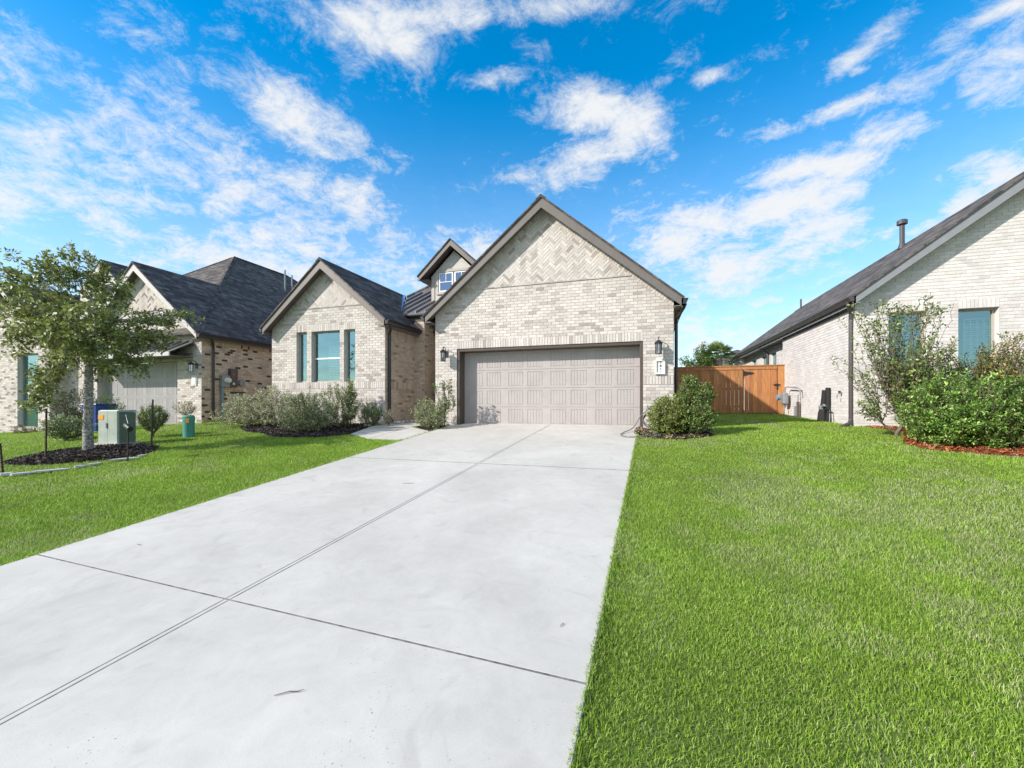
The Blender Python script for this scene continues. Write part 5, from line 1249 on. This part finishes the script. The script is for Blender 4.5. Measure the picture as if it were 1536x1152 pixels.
# blue bin beside the neighbour's drive
x, y = -16.4, 8.5; g = gz1(x, y); t = thing('recycling_bin', (x, y, g), 'blue wheeled bin standing behind the tree trunk near the neighbour garage', 'bin')
m = MB(); rotbox(m, x, y, g+.05, g+.86, .42, .46, .2, taper=-.05); m.build('bin_body', BLUEBIN, t, bevel=.02)
m = MB(); rotbox(m, x, y, g+.865, g+.91, .58, .62, .2, taper=.02); m.build('bin_lid', BLUEBIN, t, bevel=.01)
for s_ in (-1, 1): m = MB(); m.tube([(x+s_*.20, y+.24, g+.09), (x+s_*.25, y+.24, g+.09)], .09, 14); m.build('wheel', BLACK, t)

# utilities on the left neighbour's side wall
wxs = -14.3
E = thing('electric_meter', (wxs, 10.95, 1.2), 'grey electric meter cabinets with a pale blue pipe on the shade-tinted brick side wall', 'electric meter')
m = MB(); m.box(wxs+.008, wxs+.17, 10.80, 11.09, 1.19, 1.60); m.build('meter_cabinet', GALV, E, bevel=.008)
m = MB(); m.tube([(wxs+.17, 10.97, 1.43), (wxs+.21, 10.97, 1.43), (wxs+.29, 10.97, 1.43)], [.10, .095, .085], 18); m.build('glass_dome', WHITESTONE, E)
m = MB(); m.box(wxs+.008, wxs+.15, 11.13, 11.40, 1.20, 1.86); m.build('breaker_box', GUTTER_GREY, E, bevel=.008)
m = MB(); m.box(wxs+.151, wxs+.153, 11.21, 11.27, 1.62, 1.68); m.build('red_tag', paint('red_tag', (.6,.06,.05)), E)
m = MB(); m.box(wxs+.151, wxs+.153, 11.20, 11.28, 1.28, 1.36); m.build('white_tag', WHITESTONE, E)
m = MB(); m.tube([(wxs+.09, 10.86, 1.19), (wxs+.09, 10.86, -.25)], .045, 12); m.build('riser_pipe', LBLUE, E)
m = MB(); m.tube([(wxs+.02, 11.62, 1.36), (wxs+.10, 11.62, 1.36)], .12, 16); m.tube([(wxs+.06, 11.40, 1.36), (wxs+.06, 11.5, 1.36)], .03, 8); m.build('junction_box', GALV, E)
# utilities on the white house
wxr_ = bx
G_ = thing('gas_meter', (wxr_, 16.4, .2), 'grey gas meter with its bent pipe low on the white brick wall beside the fence', 'gas meter')
m = MB(); m.box(wxr_-.27, wxr_-.10, 16.52, 16.82, .58, .98); m.build('meter_body', GALV, G_, bevel=.04)
m = MB(); m.tube([(wxr_-.27, 16.9, .82), (wxr_-.36, 16.9, .82)], [.10,.10], 16); m.tube([(wxr_-.18,16.86,.82),(wxr_-.30,16.88,.82)], .05, 10); m.build('regulator', LBLUE, G_)
m = MB(); m.tube([(wxr_-.18, 16.72, .60), (wxr_-.18, 16.72, .15)], .022, 8); m.tube([(wxr_-.18,16.60,.98),(wxr_-.18,16.60,1.16),(wxr_-.16,16.50,1.18),(wxr_-.14,15.6,1.12),(wxr_-.12,15.45,1.10),(wxr_-.10,15.42,.98),(wxr_-.10,15.42,.85)], .02, 8); m.build('meter_pipe', GALV, G_)
R_ = thing('wrapped_pipes', (wxr_, 15.7, .2), 'pair of short brown pipe stubs rising from the grass between gas meter and black bundle', 'pipe')
m = MB(); m.tube([(wxr_-.10,15.62,.1),(wxr_-.10,15.62,.66)], .045, 8); m.build('pipe', BROWN, R_); m = MB(); m.tube([(wxr_-.12,15.84,.1),(wxr_-.12,15.84,.52)], .035, 8); m.tube([(wxr_-.10,15.62,.66),(wxr_-.10,15.62,.9)], .018, 8); m.build('pipe', GALV, R_)
K_ = thing('pipe_bundle', (wxr_, 13.6, .1), 'black wrapped pipe bundle with a silver valve standing on the white brick wall', 'pipe bundle')
m = MB(); m.tube([(wxr_-.13,13.66,-.02),(wxr_-.12,13.64,.35),(wxr_-.10,13.62,.60),(wxr_-.09,13.60,.98)], [.125,.10,.07,.055], 10); m.build('wrapped_pipe', CANVAS, K_)
m = MB(); m.tube([(wxr_-.09,13.36,0),(wxr_-.09,13.36,.70)], .03, 8); m.tube([(wxr_-.08,13.40,.55),(wxr_-.08,13.40,1.04)], .055, 10); m.build('standpipe', CANVAS, K_)
m = MB(); m.tube([(wxr_-.16,13.58,.50),(wxr_-.15,13.46,.56),(wxr_-.12,13.40,.54)], .035, 8); m.box(wxr_-.22,wxr_-.14,13.55,13.62,.44,.54); m.build('valve', SILVER, K_)
m = MB(); m.tube([(wxr_-.13,13.50,.45),(wxr_-.12,13.24,.45),(wxr_-.10,13.18,.42),(wxr_-.10,13.14,.2),(wxr_-.10,13.17,-.02)], .018, 8); m.build('thin_pipe', BLACK, K_)
hb = thing('wall_tap', (wxr_, 12.72, .85), 'small brass grey wall tap beside the downspout of the white house', 'tap')
m = MB(); m.tube([(wxr_-.0,12.72,.86),(wxr_-.10,12.72,.86),(wxr_-.13,12.70,.82),(wxr_-.13,12.70,.74)], .014, 8); m.build('spout', GALV, hb); m = MB(); m.tube([(wxr_-.07,12.72,.88),(wxr_-.07,12.72,.93)], .03, 10); m.build('handle', BLACK, hb)
# hose by the garage
hs_ = thing('garden_hose', (.0, 10.2, 0), 'grey garden hose hanging by the clipped shrub and looping onto the driveway', 'hose')
m = MB()
def smooth(pts, n=10):
    pts = [np.array(p, float) for p in pts]; pts = [pts[0]] + pts + [pts[-1]]; out = []
    for i in range(1, len(pts)-2):
        for k in range(n):
            t = k/n; a, b, c, d = pts[i-1:i+3]; out.append(.5*((2*b)+(-a+c)*t+(2*a-5*b+4*c-d)*t*t+(-a+3*b-3*c+d)*t**3))
    return out + [pts[-2]]
def gd(x, y): return gz1(x, y) + .035
m.tube(smooth([(.10,10.44,.50),(.08,10.36,.44),(-.06,10.2,.30),(-.22,9.95,.05),(-.42,9.6,gd(-.42,9.6)),(-.46,9.25,gd(-.46,9.25)),(-.28,9.05,gd(0,9.05)),(-.05,9.12,gd(0,9.12)),(.12,9.3,gd(.1,9.3))]), .011, 8)
m.tube(smooth([(.10,10.44,.50),(.10,10.30,.52),(.12,10.15,.35),(.14,9.95,.12),(.22,9.7,gd(.22,9.7)),(.33,9.35,gd(.3,9.35)),(.16,9.15,gd(.1,9.1))]), .011, 8)
for r in range(3): m.tube([(.16+.16*math.cos(a), 10.02-.03*r+.03*math.sin(2*a), .20+.03*r+.15*math.sin(a)) for a in np.linspace(0, 2*math.pi, 22)], .011, 8)
m.build('hose_line', HOSE, hs_)
m = MB(); m.tube([(.10,10.49,.50),(.10,10.40,.50)], .016, 8); m.tube([(.10,10.43,.50),(.10,10.43,.57)], .02, 8); m.build('tap', GALV, hs_)
# twigs on the concrete
for (px, py, L_, an) in [(433,1045,.13,.5),(612,727,.16,.3),(843,942,.04,1.2),(208,820,.05,0)]:
    d = ray(px, py); t_ = 1.541/(-d[2] + .0887*d[1]); x, y = d[0]*t_, d[1]*t_; g = dpz(y)+.018; c, s_ = math.cos(an)*L_/2, math.sin(an)*L_/2
    m = MB(); m.tube([(x-c,y-s_,g-.0887*0+dpz(y-s_)-dpz(y)),(x,y+.006,g+.004),(x+c*.6,y+s_*.6,g+dpz(y+s_)-dpz(y)),(x+c,y+s_*1.2,g+.003+dpz(y+s_)-dpz(y))], [.0015,.0028,.0025,.001], 5); o = m.build('fallen_twig', TWIG)
    tag(o, 'thin brown twig lying on the pale driveway concrete', 'twig', 'twigs fallen on the driveway')
# river rock at the entry
def rocks():
    n = 170; v = []; f = []; K = []; k = 0
    for i in range(n):
        if i < 110: x = rng.uniform(-7.22, -6.86); y = rng.uniform(10.6, 12.0)
        else: x = rng.uniform(-7.5, -7.22); y = rng.uniform(9.9, 10.4)
        r = rng.uniform(.03, .07); z = gz1(x, min(y,10.9)) + r*.5; an = rng.uniform(0, 3); e = rng.uniform(.6, 1)
        P_ = []
        for (zz, rr) in ((-.6,.5),(0,1),(.45,.8),(.65,.3)):
            for a in range(7): q = 2*math.pi*a/7 + an; P_.append((x + r*rr*math.cos(q)*rng.uniform(.85,1.1), y + e*r*rr*math.sin(q)*rng.uniform(.85,1.1), z + r*zz*.8))
        v += P_; c = np.array([(.62,.61,.60),(.45,.43,.41),(.55,.5,.45),(.3,.3,.31)][rng.integers(4)])
        for l in range(3):
            for a in range(7): f.append((k+l*7+a, k+l*7+(a+1)%7, k+(l+1)*7+(a+1)%7, k+(l+1)*7+a)); K.append(tuple(c))
        f.append(tuple(k+21+a for a in range(7))); K.append(tuple(c)); k += 28
    o = link_mesh('river_rock', np.array(v), f, K, CHIP, smooth=True); o['kind'] = 'stuff'
rocks()

# ================================================================== grass
HOLES = [[(DX0+.012,-9),(XR(-9)-.012,-9),(XR(10.6)-.012,10.6),(DX0+.012,10.6)], BED_WING, BED_ROSE, BED_RIGHT, BED_HOUSE, BED_TREE] + [list(w_) for w_ in WALKS] + \
    [[(WX0-.02,10.48),(GX1+.02,10.48),(GX1+.02,30),(WX0-.02,30)], [(bx-.02,by-.02),(30,by-.02),(30,40),(bx-.02,40)], [(-40,9.68),(-21.58,9.68),(-21.58,10.2),(ax1+.02,10.18),(ax1+.02,40),(-40,40)], [(-12.05,6.15),(-11.4,6.15),(-11.4,6.75),(-12.05,6.75)]]
def smoothnoise(x, y, sc, seed):
    r = np.random.default_rng(seed); g = r.random((64,64)); u = x/sc + 31.7; v = y/sc + 17.3; i = np.floor(u).astype(int); j = np.floor(v).astype(int); fu = u-i; fv = v-j
    fu = fu*fu*(3-2*fu); fv = fv*fv*(3-2*fv); G = lambda a, b: g[a%64, b%64]
    return (G(i,j)*(1-fu)+G(i+1,j)*fu)*(1-fv) + (G(i,j+1)*(1-fu)+G(i+1,j+1)*fu)*fv
def lawn(name, x0, x1, y0, y1, dens, label=None):
    n = int((x1-x0)*(y1-y0)*dens[0]); x = rng.uniform(x0, x1, n); y = rng.uniform(y0, y1, n)
    dist = np.hypot(x, y); keep = rng.random(n) < np.clip((dens[1]/np.maximum(dist, .5))**1.35, dens[2], 1)
    # what the lens and a step to either side can see
    keep &= (y > .55) | (dist < .1)
    x, y, dist = x[keep], y[keep], dist[keep]
    jx = x + (smoothnoise(x, y, .06, 8)-.5)*.02*np.where(x > -2.5, 1, -1)
    for hi_, h in enumerate(HOLES):
        k = ~in_poly(jx if hi_ == 0 else x, y, h); jx = jx[k]; x, y, dist = x[k], y[k], dist[k]
    n = len(x)
    thin = .55*smoothnoise(x, y, .9, 3) + .45*smoothnoise(x, y, .28, 4)
    lush = smoothnoise(x, y, 1.7, 5)*.6 + smoothnoise(x, y, .5, 6)*.4
    edge = np.minimum(np.abs(x-XR(y)), np.abs(x-DX0)) < .12
    k = (rng.random(n) < np.clip(1.25 - thin*.75, .35, 1)) | edge; x, y, dist, thin, lush, edge = x[k], y[k], dist[k], thin[k], lush[k], edge[k]; n = len(x)
    grow_ = np.clip(dist/5.5, .8, 2.3)
    h = rng.uniform(.016, .038, n) * (.8+.5*lush) * np.where(edge, 1.1, 1) * np.clip(.85+.05*dist, .9, 1.35); wd = rng.uniform(.0013, .0024, n) * grow_
    az = rng.uniform(0, 2*math.pi, n); lean = rng.uniform(.15, 1.15, n); tw = rng.uniform(0, 2*math.pi, n)
    z = gz(x, y) - .022
    de = np.minimum(np.abs(x - XR(y)), np.abs(x - DX0)); z = z + .026 * np.exp(-(de/.045)**2) * (y < 10.6)     # the turf humps up against the slab
    b = np.stack([x, y, z], 1); dl = np.stack([np.cos(az), np.sin(az), np.zeros(n)], 1); sd = np.stack([np.cos(tw), np.sin(tw), np.zeros(n)], 1)*wd[:,None]
    mid = b + dl*(h*lean*.28)[:,None] + np.array([0,0,1])*(h*.62)[:,None]; tip = b + dl*(h*lean*.95)[:,None] + np.array([0,0,1])*(h*(1.05-.28*lean))[:,None]
    v = np.stack([b-sd, b+sd, mid+sd*.8, mid-sd*.8, tip], 1).reshape(-1,3)
    pal = np.array([(.235,.39,.035),(.31,.475,.055),(.395,.555,.09),(.115,.22,.02),(.51,.62,.19)]); c = pal[rng.choice(5, n, p=[.27,.30,.21,.12,.10])]
    dry = rng.random(n) < np.clip((thin-.42)*1.5 + np.where(x > DX1, .0, -.14), .02, .48); straw = np.array([(.46,.49,.25),(.38,.42,.18),(.55,.54,.34)])[rng.integers(0,3,n)]
    c = np.where(dry[:,None], straw, c) * rng.uniform(.8, 1.2, (n,1)) * (.86+.28*lush)[:,None]
    off = np.array([x.mean(), y.mean(), 0]); off[2] = gz1(off[0], off[1])
    me = bpy.data.meshes.new(name); me.vertices.add(5*n); me.vertices.foreach_set('co', (v-off).ravel())
    i5 = (np.arange(n)*5)[:,None]; loops = (i5 + np.array([[0,1,2,3,3,2,4]])).ravel(); me.loops.add(7*n); me.loops.foreach_set('vertex_index', loops)
    me.polygons.add(2*n); st = (np.arange(n)*7)[:,None] + np.array([[0,4]]); me.polygons.foreach_set('loop_start', st.ravel()); me.polygons.foreach_set('loop_total', np.tile([4,3], n))
    me.update(calc_edges=True); me.materials.append(GRASS)
    ca = me.color_attributes.new('col', 'FLOAT_COLOR', 'POINT'); ca.data.foreach_set('color', np.repeat(np.concatenate([c, np.ones((n,1))],1), 5, 0).ravel())
    o = bpy.data.objects.new(name, me); COL.objects.link(o); o.location = off; o['kind'] = 'stuff'; print('blades', name, n)
    return o
lawn('lawn_grass', -.35, 3.6, .5, 5.2, (20000, 3.3, .1))
lawn('lawn_grass', -.35, 8.2, 5.2, 17.3, (8500, 6.0, .3))
lawn('lawn_grass', -9.5, DX0+.012, 1.2, 10.4, (8500, 6.5, .3))
lawn('lawn_grass', -24, -9.5, 1.8, 12.5, (3000, 9.0, .4))
